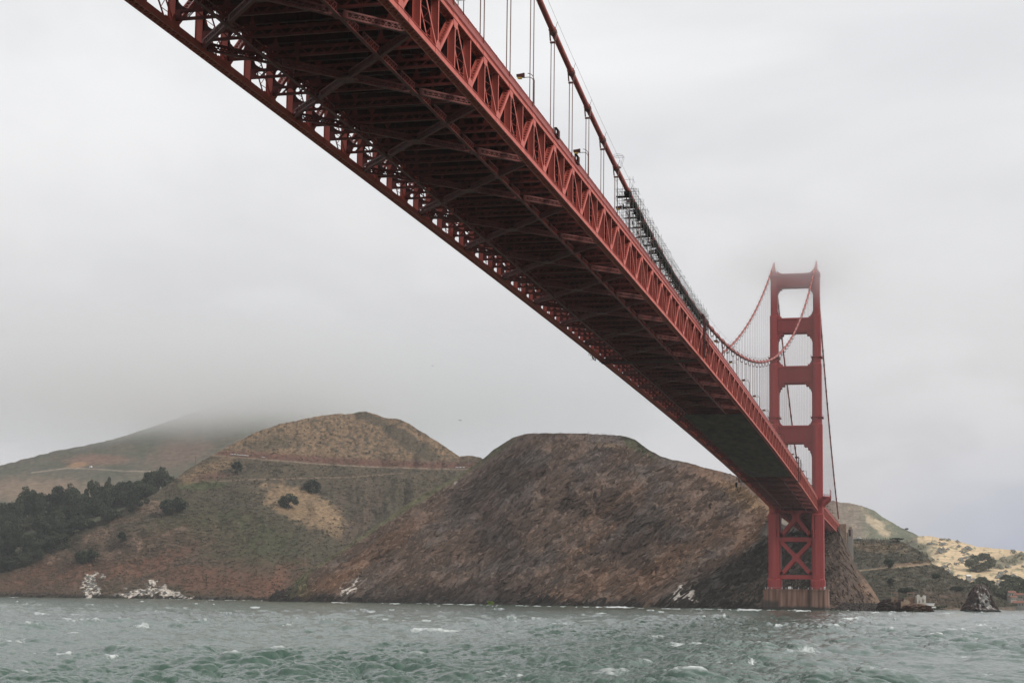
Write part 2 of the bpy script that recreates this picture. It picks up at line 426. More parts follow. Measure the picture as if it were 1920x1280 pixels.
def col_left(PX, PY, lat, t, P):
    c = np.ones(PX.shape+(3,))*np.array((.112, .098, .072))
    n = fbm(PX/60., PY/30., 6, 11, .6); n2 = fbm(PX/9., PY/6., 5, 12, .6); n3 = fbm(PX/3., PY/2., 3, 14, .7)
    c = mixc(c, GREEN, sst(-.1, .25, n+.3*n2)*.7)
    c = mixc(c, (.075, .10, .045), blob(PX, PY, 430, 1010, 130, 50, 10, seed=5)*.85)
    c = mixc(c, (.08, .11, .05), blob(PX, PY, 380, 908, 45, 9, -3, seed=6)*.8)
    c = mixc(c, REDDISH, blob(PX, PY, 470, 1085, 130, 38, 0, .6, seed=7)*.9)
    c = mixc(c, (.13, .10, .085), blob(PX, PY, 690, 975, 60, 60, -35, .5, .9, seed=28)*.6)
    c = mixc(c, (.075, .078, .055), sst(.12, .3, ridged(PX/70.+.5*n+PY/90., PY/160., 3, 29))*.5*sst(900, 940, PY))
    c = mixc(c, (.135, .095, .075), blob(PX, PY, 250, 1050, 190, 55, -12, .6, seed=8)*.8)
    c = mixc(c, (.13, .085, .068), blob(PX, PY, 40, 1090, 120, 40, 0, .6, seed=18)*.8)
    for (x, y, rx, ry, g_) in ((180, 1068, 90, 18, -8), (380, 1080, 90, 20, 5), (500, 1095, 70, 18, 0), (300, 1050, 70, 12, -20), (60, 1075, 60, 14, -25)):
        c = mixc(c, (.20, .105, .075), blob(PX, PY, x, y, rx, ry, g_, .5, 1.1, 27)*.6)
    # golden grass patch round the lone tree
    c = mixc(c, TAN, blob(PX, PY, 572, 948, 78, 30, 22, .18, .55, seed=9)*(.75+.5*n2).clip(0, 1))
    c = mixc(c, TAN, blob(PX, PY, 620, 975, 36, 18, 45, .3, .7, seed=19)*.6)
    # dry upper hill above the road
    up = sst(0, 10, np.interp(PX, (330, 440, 520, 700, 860, 920), (868, 852, 858, 868, 868, 860))-PY)
    c = mixc(c, (.26, .19, .125), up*sst(-.28, .12, n2+.25*n))
    c = mixc(c, GREEN, up*blob(PX, PY, 770, 830, 70, 14, 32, .3, .5, seed=21)*.9)
    c = mixc(c, GREEN, up*blob(PX, PY, 690, 782, 38, 8, 22, .3, .4, seed=22)*.8)
    c = mixc(c, DGREEN, up*blob(PX, PY, 510, 830, 50, 13, -6, .5, .8, seed=23)*.6)
    # cut banks above the roads (red soil)
    yr_ = np.interp(PX, (400, 500, 600, 700, 800, 900), (856, 860, 868, 874, 878, 878))
    c = mixc(c, (.165, .085, .068), sst(0, 2, yr_-PY)*sst(17, 8, yr_-PY+5*n2)*sst(395, 420, PX)*.85)
    c = mixc(c, PALE, line_mask(PX, PY, ((385, 853), (430, 855), (500, 861), (600, 869), (700, 875), (800, 878), (905, 880)), 1.5)*.9)
    c = mixc(c, PALE, line_mask(PX, PY, ((360, 903), (470, 898), (560, 896), (660, 894), (760, 886)), 1.4)*.7)
    # pale grass shoulder at the left of the road
    c = mixc(c, (.25, .185, .12), blob(PX, PY, 390, 882, 55, 12, -22, .4, .6, seed=24)*.9)
    c = mixc(c, (.16, .095, .08), blob(PX, PY, 400, 892, 40, 7, -5, .4, .5, seed=25)*.7)
    # bare rock on the knoll
    for (x, y, rx, ry, a) in ((185, 1003, 34, 12, -18), (285, 950, 34, 12, -5), (235, 975, 30, 6, -10), (258, 1018, 14, 12, -40), (330, 995, 22, 6, -20), (110, 1040, 30, 7, -30), (200, 1040, 30, 8, -10)):
        c = mixc(c, (.27, .195, .155), blob(PX, PY, x, y, rx, ry, a, .3, .8, seed=26)*(.6+n3).clip(0, 1))
    # waterline: black wet rock, guano
    d = np.interp(PX, *zip(*BASE_L))-PY
    c = mixc(c, DARK, sst(13, 6, d+7*n2+3*n))
    for (x, y, rx, ry, a) in ((174, 1093, 13, 17, 15), (193, 1078, 7, 4, -30), (290, 1102, 14, 12, 0), (268, 1102, 16, 6, 0), (325, 1106, 16, 8, 10), (345, 1112, 16, 4, 12), (245, 1110, 14, 3, 0)):
        c = mixc(c, GUANO, blob(PX, PY, x, y, rx, ry, a, .25, 2.6, seed=27)*sst(-.42, -.12, n3+.5*n2)*1.25)
    n4 = fbm(PX/7., PY/4., 5, 15, .75)
    c = mixc(c, DGREEN, sst(.12, .4, n4)*.45)
    c = c*(1+.35*n3+.9*n4)[..., None]
    return c
BASE_L = ((-400, 1112), (0, 1115), (160, 1118.5), (300, 1120.5), (530, 1125), (700, 1129), (1000, 1132))
def rel_left(PX, PY, lat, z):
    q = lat+26*fbm(lat/90., z/70., 4, 30)
    return 70*fbm(lat/190., z/130., 4, 31)+44*ridged(q/80.-z/260., z/500., 3, 33)+5*ridged(q/27.+z/100., z/90., 3, 36)+3.5*fbm(lat/9., z/7., 4, 35, .6)
hill('hillside', -420, 985,
     ((-420, 1090), (-100, 1085), (0, 1062), (60, 1040), (110, 1012), (170, 983), (215, 962), (255, 943), (290, 925), (320, 905), (350, 882), (380, 863), (402, 851), (450, 825), (485, 808), (520, 796), (560, 787), (600, 780), (630, 776), (655, 776), (672, 772), (686, 771), (705, 777), (722, 783), (745, 785), (770, 796), (800, 815), (835, 838), (862, 855), (882, 854), (903, 858), (985, 905)),
     BASE_L, ((-420, 2400), (0, 2210), (250, 2250), (450, 2480), (680, 2650), (985, 2350)),
     ((-420, 2250), (0, 2020), (300, 1930), (530, 1760), (800, 1780), (985, 1800)), 1100, 340, col_left, M_LAND, sil=2.2, relief=rel_left, back=500, gain=(.66, .595, .54))

def col_fog(PX, PY, lat, t, P):
    n = fbm(PX/50., PY/20., 5, 41, .6); n2 = fbm(PX/9., PY/4., 4, 42, .6)
    c = np.ones(PX.shape+(3,))*np.array((.105, .095, .07))
    c = mixc(c, (.075, .08, .055), sst(-.1, .25, n)*.8)
    c = mixc(c, (.19, .11, .08), blob(PX, PY, 180, 862, 60, 10, 0, .5, .6, 43)*.8)
    c = mixc(c, (.30, .18, .10), blob(PX, PY, 145, 872, 18, 6, -8, .3, .6, 44)*.9)
    c = mixc(c, (.22, .155, .11), blob(PX, PY, 60, 918, 120, 22, 0, .5, .8, 45)*.8)
    c = mixc(c, (.17, .11, .085), blob(PX, PY, 340, 850, 60, 25, -20, .5, .8, 46)*.6)
    c = mixc(c, PALE, line_mask(PX, PY, ((60, 886), (130, 877), (180, 879), (235, 883), (300, 884)), 1.4)*.8)
    return c*(1+.4*n2)[..., None]
hill('foggy_ridge', -500, 760,
     ((-500, 960), (-200, 905), (0, 872), (60, 857), (100, 846), (160, 835), (210, 824), (260, 808), (330, 785), (420, 755), (520, 735), (600, 740), (700, 790), (760, 850)),
     ((-500, 1010), (0, 985), (760, 930)), ((-500, 4200), (200, 3700), (760, 3900)), ((-500, 2500), (0, 2450), (760, 2750)), 520, 150, col_fog, M_FARLAND,
     sil=2.0, relief=lambda X, Y, l, z: 60*fbm(l/300., z/110., 5, 47)+40*ridged(l/140., z/300., 4, 48), back=800)

def col_wood(PX, PY, lat, t, P):
    n = fbm(PX/20., PY/12., 5, 61, .6)
    c = np.ones(PX.shape+(3,))*np.array((.075, .078, .05))
    c = mixc(c, TAN, sst(.1, .4, n)*.4)
    return c*(1+.5*n)[..., None]
hill('wooded_slope', -420, 352,
     ((-420, 985), (-100, 962), (0, 957), (60, 945), (150, 938), (230, 925), (300, 915), (345, 912), (352, 925)),
     ((-420, 1100), (0, 1076), (60, 1055), (110, 1030), (230, 975), (352, 950)), ((-420, 2700), (352, 2520)), ((-420, 2420), (0, 2240), (352, 2330)), 240, 60, col_wood, M_LAND, sil=2, relief=lambda X, Y, l, z: 10*fbm(l/60., z/30., 4, 62), back=300)

# central headland
BASE_H = ((500, 1126), (530, 1124.5), (700, 1128), (840, 1130.5), (1000, 1134.5), (1100, 1136.5), (1200, 1139), (1300, 1140), (1430, 1142), (1560, 1143.8), (1640, 1144.5), (1700, 1145))
def col_head(PX, PY, lat, t, P):
    a = math.radians(38)
    u = PX*math.cos(a)-PY*math.sin(a); v = PX*math.sin(a)+PY*math.cos(a)
    n = fbm(PX/90., PY/60., 5, 71, .55); n2 = fbm(u/34., v/7., 6, 72, .6); n3 = fbm(u/9., v/2.4, 4, 73, .7)
    c = np.ones(PX.shape+(3,))*np.array((.128, .097, .083))
    c = mixc(c, (.105, .092, .088), sst(-.05, .3, n)*.8)
    c = mixc(c, (.160, .108, .082), sst(.0, .45, n2-.3*n)*.3)
    c = mixc(c, (.19, .175, .165), sst(.22, .5, n3+.3*n2)*.5)
    c = mixc(c, (.070, .060, .057), sst(.2, .5, -n2+.35*n3)*.55)
    # green fringe on the left crest and at the right shoulder
    c = mixc(c, (.09, .10, .06), sst(16, 3, np.abs(PX-np.interp(PY, (812, 858, 905, 985, 1080), (985, 905, 835, 705, 560)))-4)*sst(980, 930, PX)*.8)
    c = mixc(c, (.085, .095, .06), blob(PX, PY, 1195, 838, 40, 10, 38, .4, .6, 74)*.9)
    c = mixc(c, (.21, .16, .11), blob(PX, PY, 1145, 836, 30, 5, 5, .4, .8, 75)*.6)
    # reddish and orange screes
    for (x, y, rx, ry, g) in ((1090, 1105, 90, 22, -20), (1250, 1060, 120, 22, -33), (1350, 905, 60, 14, 28), (700, 1040, 120, 16, -36), (620, 1090, 80, 14, -30), (1420, 980, 60, 40, -40), (1150, 945, 70, 10, -35), (1120, 1010, 60, 9, -35)):
        c = mixc(c, (.215, .125, .075), blob(PX, PY, x, y, rx, ry, g, .5, .8, 76)*.32)
    c = mixc(c, (.20, .14, .085), blob(PX, PY, 1395, 935, 50, 16, 30, .5, .9, 77)*.7)
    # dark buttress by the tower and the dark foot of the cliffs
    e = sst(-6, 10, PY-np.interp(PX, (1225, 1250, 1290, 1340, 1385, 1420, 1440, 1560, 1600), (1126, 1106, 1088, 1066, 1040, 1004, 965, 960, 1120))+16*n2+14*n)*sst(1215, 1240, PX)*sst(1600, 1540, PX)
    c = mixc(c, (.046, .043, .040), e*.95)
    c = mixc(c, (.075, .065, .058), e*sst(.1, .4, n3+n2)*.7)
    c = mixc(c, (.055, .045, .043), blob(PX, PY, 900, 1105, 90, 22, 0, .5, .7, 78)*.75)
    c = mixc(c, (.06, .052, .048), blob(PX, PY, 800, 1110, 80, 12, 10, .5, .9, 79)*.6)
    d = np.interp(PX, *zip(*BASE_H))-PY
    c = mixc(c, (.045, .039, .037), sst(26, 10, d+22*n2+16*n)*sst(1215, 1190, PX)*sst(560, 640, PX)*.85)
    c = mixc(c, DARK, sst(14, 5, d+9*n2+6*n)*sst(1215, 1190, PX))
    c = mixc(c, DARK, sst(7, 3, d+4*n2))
    # cliffs right of the tower: steep tilted strata, pale scree at the end
    w = sst(1540, 1556, PX)
    q = fbm((PX*.5+PY*.86)/40., (PX*.86-PY*.5)/4.0, 5, 80, .6)
    c = mixc(c, (.085, .066, .058), w*.95)
    c = mixc(c, (.20, .145, .105), w*sst(.12, .45, q)*.6)
    c = mixc(c, (.05, .04, .038), w*sst(.05, .4, -q)*.7)
    c = mixc(c, (.21, .15, .11), w*blob(PX, PY, 1632, 1108, 26, 11, 45, .4, .9, 81)*.65)
    c = mixc(c, (.13, .10, .08), w*blob(PX, PY, 1600, 1134, 50, 6, 0, .4, .6, 82)*.7)
    for (x, y, rx, ry, g) in ((657, 1100, 20, 12, -40), (1272, 1105, 5, 15, 20), (1290, 1118, 14, 4, 15), (1297, 1110, 4, 8, 10)):
        c = mixc(c, GUANO, blob(PX, PY, x, y, rx, ry, g, .25, 2.6, 83)*sst(-.42, -.1, n3+.4*n2))
    c = mixc(c, (.3, .28, .26), blob(PX, PY, 856, 905, 5, 4, 0, .3, .2, 84))
    n4 = fbm(u/16., v/5., 5, 98, .75)
    return c*(1+.3*n3+.6*n4)[..., None]
def rel_head(PX, PY, lat, z):
    a = math.radians(38)
    u = lat*math.cos(a)+z*math.sin(a); v = -lat*math.sin(a)+z*math.cos(a)
    k = sst(1220, 1300, PX)
    base = 34*fbm(lat/110., z/60., 5, 91)+19*ridged(u/80.+.3*fbm(lat/40., z/30., 3, 95), v/30., 5, 92)+10*ridged(u/34.+.5*fbm(lat/30., z/30., 3, 96), v/13., 4, 93)+3.2*fbm(u/9., v/4., 5, 94, .65)
    # embayment between the scree and the dark buttress
    return base+18*np.exp(-((PX-1195-(1140-PY)*.9)/45.)**2)-30*k*sst(1215, 1260, PX)*sst(-8, 22, PY-np.interp(PX, (1225, 1290, 1340, 1385, 1420, 1440, 1560), (1126, 1088, 1066, 1040, 1004, 965, 960)))
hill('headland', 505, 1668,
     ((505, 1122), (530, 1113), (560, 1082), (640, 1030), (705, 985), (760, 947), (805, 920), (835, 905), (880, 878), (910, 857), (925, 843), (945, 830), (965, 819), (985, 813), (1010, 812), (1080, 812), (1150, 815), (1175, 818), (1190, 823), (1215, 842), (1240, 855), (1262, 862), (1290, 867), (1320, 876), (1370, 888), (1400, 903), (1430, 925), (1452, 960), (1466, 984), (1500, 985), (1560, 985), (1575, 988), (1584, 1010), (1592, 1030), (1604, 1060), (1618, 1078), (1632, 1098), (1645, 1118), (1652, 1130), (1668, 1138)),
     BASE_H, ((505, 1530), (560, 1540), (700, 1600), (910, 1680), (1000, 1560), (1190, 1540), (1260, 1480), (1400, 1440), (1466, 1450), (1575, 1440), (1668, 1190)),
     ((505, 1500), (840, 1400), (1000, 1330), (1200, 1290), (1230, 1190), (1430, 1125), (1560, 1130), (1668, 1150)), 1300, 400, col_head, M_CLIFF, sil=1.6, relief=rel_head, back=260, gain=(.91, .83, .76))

# right-hand hills
def col_r1(PX, PY, lat, t, P):
    n = fbm(PX/24., PY/12., 5, 101, .6); n2 = fbm(PX/5., PY/3., 4, 102, .6)
    c = np.ones(PX.shape+(3,))*np.array((.12, .125, .085))
    c = mixc(c, (.20, .155, .125), sst(1640, 1600, PX)*.8)
    c = mixc(c, (.40, .32, .22), blob(PX, PY, 1645, 985, 26, 9, 38, .3, .9, 103)*.9)
    c = mixc(c, (.30, .24, .16), sst(.1, .4, n+.4*n2)*.5)
    c = mixc(c, (.075, .085, .06), blob(PX, PY, 1720, 1030, 50, 22, 30, .4, .8, 104)*.6)
    return c*(1+.35*n2)[..., None]
hill('far_hill', 1440, 1800, ((1440, 950), (1500, 938), (1545, 936), (1580, 942), (1600, 944), (1622, 950), (1640, 957), (1660, 972), (1690, 989), (1720, 1002), (1745, 1022), (1800, 1065)),
     ((1440, 1120), (1800, 1125)), ((1440, 3600), (1800, 3300)), ((1440, 2600), (1800, 2600)), 300, 120, col_r1, M_FARLAND, sil=1.5, relief=lambda X, Y, l, z: 40*fbm(l/180., z/90., 5, 105)+30*ridged(l/110., z/200., 4, 106), back=600)
def col_r2(PX, PY, lat, t, P):
    n = fbm(PX/16., PY/8., 5, 111, .6); n2 = fbm(PX/5., PY/3., 4, 112, .6)
    c = np.ones(PX.shape+(3,))*np.array((.52, .395, .25))
    c = mixc(c, (.16, .16, .10), sst(.12, .30, n+.35*n2)*.9)
    c = mixc(c, (.10, .105, .075), blob(PX, PY, 1890, 1052, 60, 10, -12, .4, .7, 113)*.8)
    c = mixc(c, (.12, .12, .085), blob(PX, PY, 1700, 1030, 55, 26, 20, .3, .6, 114)*.9)
    return c*(1+.2*n2)[..., None]
hill('golden_hill', 1690, 2200, ((1690, 1020), (1720, 1004), (1745, 1004), (1775, 1010), (1800, 1015), (1830, 1024), (1870, 1028), (1905, 1031), (1935, 1036), (2000, 1042), (2200, 1080)),
     ((1690, 1125), (2200, 1130)), ((1690, 3100), (2200, 2900)), ((1690, 2300), (2200, 2250)), 380, 120, col_r2, M_FARLAND, sil=1.5, relief=lambda X, Y, l, z: 30*fbm(l/150., z/60., 5, 115)+22*ridged(l/90., z/120., 3, 116), back=600, gain=1.0)
def col_r3(PX, PY, lat, t, P):
    n = fbm(PX/22., PY/9., 5, 121, .6); n2 = fbm(PX/5., PY/3., 4, 122, .7)
    c = np.ones(PX.shape+(3,))*np.array((.105, .092, .068))
    c = mixc(c, (.06, .065, .042), sst(-.05, .3, n+.3*n2)*.75)
    c = mixc(c, (.23, .165, .105), blob(PX, PY, 1640, 1025, 60, 9, 4, .4, .9, 123)*.75)
    c = mixc(c, (.25, .17, .11), blob(PX, PY, 1700, 1057, 40, 4, -4, .5, .8, 124)*.9)
    c = mixc(c, (.36, .27, .18), line_mask(PX, PY, ((1610, 1067), (1650, 1063), (1700, 1059), (1745, 1056)), 1.6)*.9)
    c = mixc(c, (.15, .105, .08), blob(PX, PY, 1770, 1120, 60, 14, 5, .5, .8, 125)*.8)
    c = mixc(c, (.22, .16, .115), blob(PX, PY, 1800, 1137, 120, 4, 1, .4, .6, 126)*.8)
    d = np.interp(PX, (1540, 1740, 1960), (1140, 1140, 1143))-PY
    c = mixc(c, (.05, .045, .042), sst(3.5, 1.5, d+2*n2))
    return c*(1+.8*fbm(PX/7., PY/4., 5, 129, .75))[..., None]
hill('shore_hill', 1535, 1905, ((1535, 1016), (1590, 1011), (1602, 1010), (1640, 1010), (1680, 1012), (1700, 1019), (1722, 1030), (1740, 1043), (1748, 1056), (1765, 1062), (1790, 1080), (1815, 1090), (1840, 1098), (1860, 1112), (1880, 1126), (1905, 1134)),
     ((1535, 1138), (1740, 1140), (1905, 1141.5)), ((1535, 2050), (1700, 1950), (1850, 1800), (1905, 1750)), ((1535, 1560), (1740, 1540), (1905, 1640)), 420, 190, col_r3, M_LAND, sil=1.8, relief=lambda X, Y, l, z: 16*fbm(l/90., z/45., 5, 127)+12*ridged(l/50., z/100., 4, 128), back=300, gain=.66)
def col_r4(PX, PY, lat, t, P):
    n = fbm(PX/14., PY/6., 5, 131, .6)
    c = np.ones(PX.shape+(3,))*np.array((.11, .10, .07))
    c = mixc(c, (.24, .17, .12), sst(.1, .4, n)*.6)
    c = mixc(c, (.25, .18, .13), sst(1131, 1137, PY)*.8)
    return c*(1+.3*n)[..., None]
hill('village_slope', 1800, 2300, ((1800, 1112), (1830, 1100), (1870, 1096), (1920, 1097), (2300, 1085)), ((1800, 1140.5), (1920, 1142), (2300, 1146)), ((1800, 2150), (2300, 2150)), ((1800, 1760), (2300, 1800)), 160, 50, col_r4, M_LAND, sil=1, relief=lambda X, Y, l, z: 6*fbm(l/40., z/20., 4, 132), back=200)

# ------------------------------------------------------------------ scrub and outcrops
def scatter(name, hname, n, kind, size, cols, seed, label, keep=None, ang=38):
    px, yr, yb, P = HILLS[hname]; Cc = COLS[hname]
    g = np.random.default_rng(seed); ny, nx = P.shape[:2]
    i = (g.random(n)**.9*(ny-3)+1).astype(int); j = g.integers(1, nx-1, n)
    if keep is not None:
        PXx = px[j]; PYy = yb[j]+(yr[j]-yb[j])*i/(ny-1); k = keep(PXx, PYy, g.random(n)); i, j = i[k], j[k]
    if kind == 'rock': k = Cc[i, j].mean(1) < .25; i, j = i[k], j[k]
    n = len(i); c = P[i, j]; colr = Cc[i, j]
    d = c[:, :2]-CAM[:2]; d /= np.linalg.norm(d, axis=1, keepdims=True)
    lat = np.stack([d[:, 1], -d[:, 0], 0*d[:, 0]], -1); tow = np.stack([-d[:, 0], -d[:, 1], 0*d[:, 0]], -1); up = np.array([[0, 0, 1.]])
    s = g.uniform(size[0], size[1], (n, 1, 1))
    if kind == 'shrub':
        base = np.array([(1, 0, 0), (0, 1, 0), (-1, 0, 0), (0, -1, 0), (.7, .7, .55), (-.7, .7, .55), (-.7, -.7, .55), (.7, -.7, .55), (0, 0, .95)], float)
        V = base[None]*g.uniform(.7, 1.3, (n, 9, 3))*s*np.array([1, 1, 1.0]); V = V+(c-[0, 0, .15])[:, None]
        F = np.array([[0, 4, 8], [4, 1, 8], [1, 5, 8], [5, 2, 8], [2, 6, 8], [6, 3, 8], [3, 7, 8], [7, 0, 8]])
        F = (F[None]+9*np.arange(n)[:, None, None]).reshape(-1, 3); kv = 9
    else:
        a = math.radians(ang)+g.normal(0, .22, n)[:, None]; us = lat*np.cos(a)+up*np.sin(a); vs = -lat*np.sin(a)+up*np.cos(a)
        L_ = g.uniform(1.6, 4.2, (n, 1)); T_ = g.uniform(.3, .8, (n, 1)); Q_ = g.uniform(.35, .95, (n, 1)); s2 = s[:, :, 0]
        V = []
        for e1 in (-1, 1):
            for e2 in (-1, 1):
                for e3 in (-1, 1):
                    q = g.uniform(.35, 1.1, (n, 1))
                    V.append(c+us*e1*L_*s2*q+vs*e2*T_*s2*g.uniform(.5, 1, (n, 1))+tow*(e3*Q_*s2*g.uniform(.4, 1, (n, 1))))
        V = np.stack(V, 1); F = (BOXF[None]+8*np.arange(n)[:, None, None]).reshape(-1, 4); kv = 8
    me = make_mesh(name, V.reshape(-1, 3), F, M_SCRUB, False)
    if cols is None:
        lum = colr.mean(1, keepdims=True); cc = np.where(lum > .25, colr*.3, colr)*g.uniform(.8, 1.3, (n, 1))
    else:
        w = g.random((n, 1)); cc = .45*(np.array(cols[0])*w+np.array(cols[1])*(1-w))+.55*np.clip(colr, 0, .2)
    ca = me.color_attributes.new('cover', 'FLOAT_COLOR', 'POINT'); C4 = np.ones((n*kv, 4), np.float32); C4[:, :3] = np.clip(np.repeat(cc, kv, 0), .01, .8)
    ca.data.foreach_set('color', C4.ravel())
    return tag(link(name, me), label, kind='stuff')
M_SCRUB = mat('scrub_and_stone', attr='cover', rough=.95, spec=.1, var=.3, scale=.6)
def kl(x, y, r): 
    g_ = fbm(x/26., y/14., 4, 401); gold = blob(x, y, 572, 948, 78, 30, 22, .2, .4, seed=9)
    upz = y < np.interp(x, (330, 440, 520, 700, 860, 920), (868, 852, 858, 868, 868, 860))
    rd = (np.abs(y-np.interp(x, (385, 430, 500, 600, 700, 800, 905), (853, 855, 861, 869, 875, 878, 880))) > 4)
    return (r < (.55+1.2*g_)*(1-.85*gold)*np.where(upz, .35, 1)) & rd
scatter('scrub', 'hillside', 30000, 'shrub', (.8, 2.3), ((.060, .062, .042), (.115, .085, .062)), 402, 'low coastal scrub on the left hillside', kl)
scatter('scrub', 'shore_hill', 9000, 'shrub', (.7, 2.4), ((.045, .048, .034), (.085, .07, .05)), 403, 'dark scrub on the shore hill right of the tower', lambda x, y, r: (r < .5+1.3*fbm(x/16., y/8., 4, 404)) & (np.abs(y-np.interp(x, (1610, 1650, 1700, 1745), (1067, 1063, 1059, 1056))) > 3) & (y < 1134))
scatter('scrub', 'golden_hill', 2600, 'shrub', (2.5, 6.5), ((.085, .09, .06), (.14, .13, .09)), 405, 'clumps of scrub dotted over the golden hill', lambda x, y, r: r < .1+1.6*fbm(x/20., y/9., 4, 406))
scatter('outcrop_rubble', 'headland', 26000, 'rock', (.7, 2.6), None, 407, 'broken rock ledges over the face of the headland', lambda x, y, r: (r < .45+1.5*fbm((x*.79-y*.61)/60., (x*.61+y*.79)/22., 4, 408)) & (y > np.interp(x, (505, 560, 700, 910, 985, 1190, 1262, 1400, 1466, 1575, 1652), (1122, 1090, 998, 872, 826, 846, 884, 924, 998, 1004, 1134))) & (x < 1545))
scatter('outcrop_rubble', 'headland', 5000, 'rock', (.5, 1.3), None, 409, 'steep broken strata on the cliff right of the tower', lambda x, y, r: (x > 1535) & (x < 1640) & (r < .5+1.4*fbm(x/14., y/14., 4, 410)) & (y > np.interp(x, (1535, 1575, 1592, 1604, 1618, 1632, 1645), (994, 1000, 1046, 1074, 1094, 1112, 1132))), ang=122)

scatter('shore_rocks', 'headland', 16000, 'rock', (.6, 2.0), ((.030, .027, .026), (.075, .062, .055)), 411, 'dark wet rocks along the foot of the headland', lambda x, y, r: (y > np.interp(x, *zip(*BASE_H))-(3+9*np.abs(fbm(x/30., y*0, 4, 412)))-3) & (x < 1500))
scatter('shore_rocks', 'hillside', 16000, 'rock', (.8, 2.4), ((.030, .027, .026), (.08, .065, .056)), 413, 'dark wet rocks along the foot of the left hillside', lambda x, y, r: (y > np.interp(x, *zip(*BASE_L))-(2+9*np.abs(fbm(x/25., y*0, 4, 414)))-2) & (x < 560))

# ------------------------------------------------------------------ water
def fft_patch(N, L, wind, wdir, amp, seed, kcut):
    rng = np.random.default_rng(seed)
    k1 = np.fft.fftfreq(N, L/N)*2*np.pi; kx, ky = np.meshgrid(k1, k1, indexing='ij')
    k = np.hypot(kx, ky); k[0, 0] = 1e-6
    Lw = wind*wind/9.81
    cosf = (kx*math.cos(wdir)+ky*math.sin(wdir))/k
    Ph = np.exp(-1/(k*Lw)**2)/k**4*(.15+.85*np.abs(cosf)**1.6)*np.exp(-(k*kcut)**2)
    Ph[0, 0] = 0
    h = (rng.normal(size=(N, N))+1j*rng.normal(size=(N, N)))*np.sqrt(Ph)
    H = np.fft.ifft2(h).real; s = amp/H.std()
    Dx = np.fft.ifft2(-1j*kx/k*h).real*s; Dy = np.fft.ifft2(-1j*ky/k*h).real*s
    return H*s, Dx, Dy
def samp(A, x, y, L):
    N = A.shape[0]; u = (x/L*N) % N; v = (y/L*N) % N
    i = np.floor(u).astype(int) % N; j = np.floor(v).astype(int) % N; fu = u-np.floor(u); fv = v-np.floor(v)
    i1 = (i+1) % N; j1 = (j+1) % N
    return (A[i, j]*(1-fu)+A[i1, j]*fu)*(1-fv)+(A[i, j1]*(1-fu)+A[i1, j1]*fu)*fv
PA = fft_patch(1024, 97.0, 3.9, math.radians(200), .19, 5, .05)
PB = fft_patch(512, 31.0, 1.8, math.radians(230), .040, 9, .03)
PC = fft_patch(256, 419.0, 7.5, math.radians(190), .13, 12, .3)
mid = -13.5
fine = np.linspace(mid-21, mid+21, 1500)
rest = np.linspace(mid+21, mid+339, 150)[1:-1]
az = np.radians(np.concatenate([fine, rest]))
e = np.concatenate([[.9, .5, .25, .12, .08], np.linspace(.056, .0030, 620), np.geomspace(.0029, .0004, 14)])
rr = CAM[2]/e
fine_r = np.radians(fine)
A_, R_ = np.meshgrid(az, rr)
X = CAM[0]+np.sin(A_)*R_; Y = CAM[1]+np.cos(A_)*R_
att = 1/(1+(R_/2500.)**2)
ha = samp(PA[0], X, Y, 97.); hb = samp(PB[0], X, Y, 31.); hc = samp(PC[0], X, Y, 419.)
gust = (.85+1.0*fbm(X/60., Y/140., 3, 201)+.5*hc/.13*.3).clip(.35, 1.6)
h = (ha+hb)*gust+hc
dx = (samp(PA[1], X, Y, 97.)+samp(PB[1], X, Y, 31.))*gust; dy = (samp(PA[2], X, Y, 97.)+samp(PB[2], X, Y, 31.))*gust
crest = (ha/.19+.4*hb/.040)*gust+.5*hc/.13
patch = fbm(X/22., Y/14., 4, 205, .6)
foam = sst(3.6, 4.8, crest+1.3*patch)*(.25+.9*sst(-.1, .4, fbm(X/.5, Y/1.0, 3, 206)))*.8
def cap(px, py, wx, wy, s):
    global foam
    p = on_z(px, py); D = math.hypot(p[0]-CAM[0], p[1]-CAM[1])
    aa = math.atan2(p[0]-CAM[0], p[1]-CAM[1])
    w = wx/FPX*D/2; l = wy/FPX*D*D/CAM[2]/2
    js = slice(*np.searchsorted(fine_r, (aa-2.6*w/D, aa+2.6*w/D))); i0, i1 = np.searchsorted(rr, (D-2.6*l, D+2.6*l)); i_ = slice(i0, i1)
    lx = (A_[i_, js]-aa)*D; ly = R_[i_, js]-D
    d = np.sqrt((lx/w)**2+((ly-lx*.25*l/w)/l)**2)+1.3*fbm(lx/w*1.6+px, ly/l*1.6, 4, int(px))
    br = sst(-.25, .35, fbm(X[i_, js]/.35, Y[i_, js]/(.5+D/400.), 3, int(py))+.25)
    foam[i_, js] = np.maximum(foam[i_, js], s*sst(1.2, .5, d)*(.25+.75*br))
_rs = np.random.default_rng(21)
for x_ in np.arange(4, 1520, 9.0):
    x_ += _rs.uniform(-6, 6)
    if _rs.random() < .55: cap(x_, float(np.interp(x_, (0, 160, 300, 530, 700, 840, 1000, 1100, 1200, 1300, 1430, 1560), (1116, 1119.5, 1121.5, 1126, 1129.3, 1131.8, 1135.5, 1137.5, 1140, 1141.2, 1143, 1144.5))), _rs.uniform(4, 22), _rs.uniform(.6, 1.5), _rs.uniform(.3, .9))
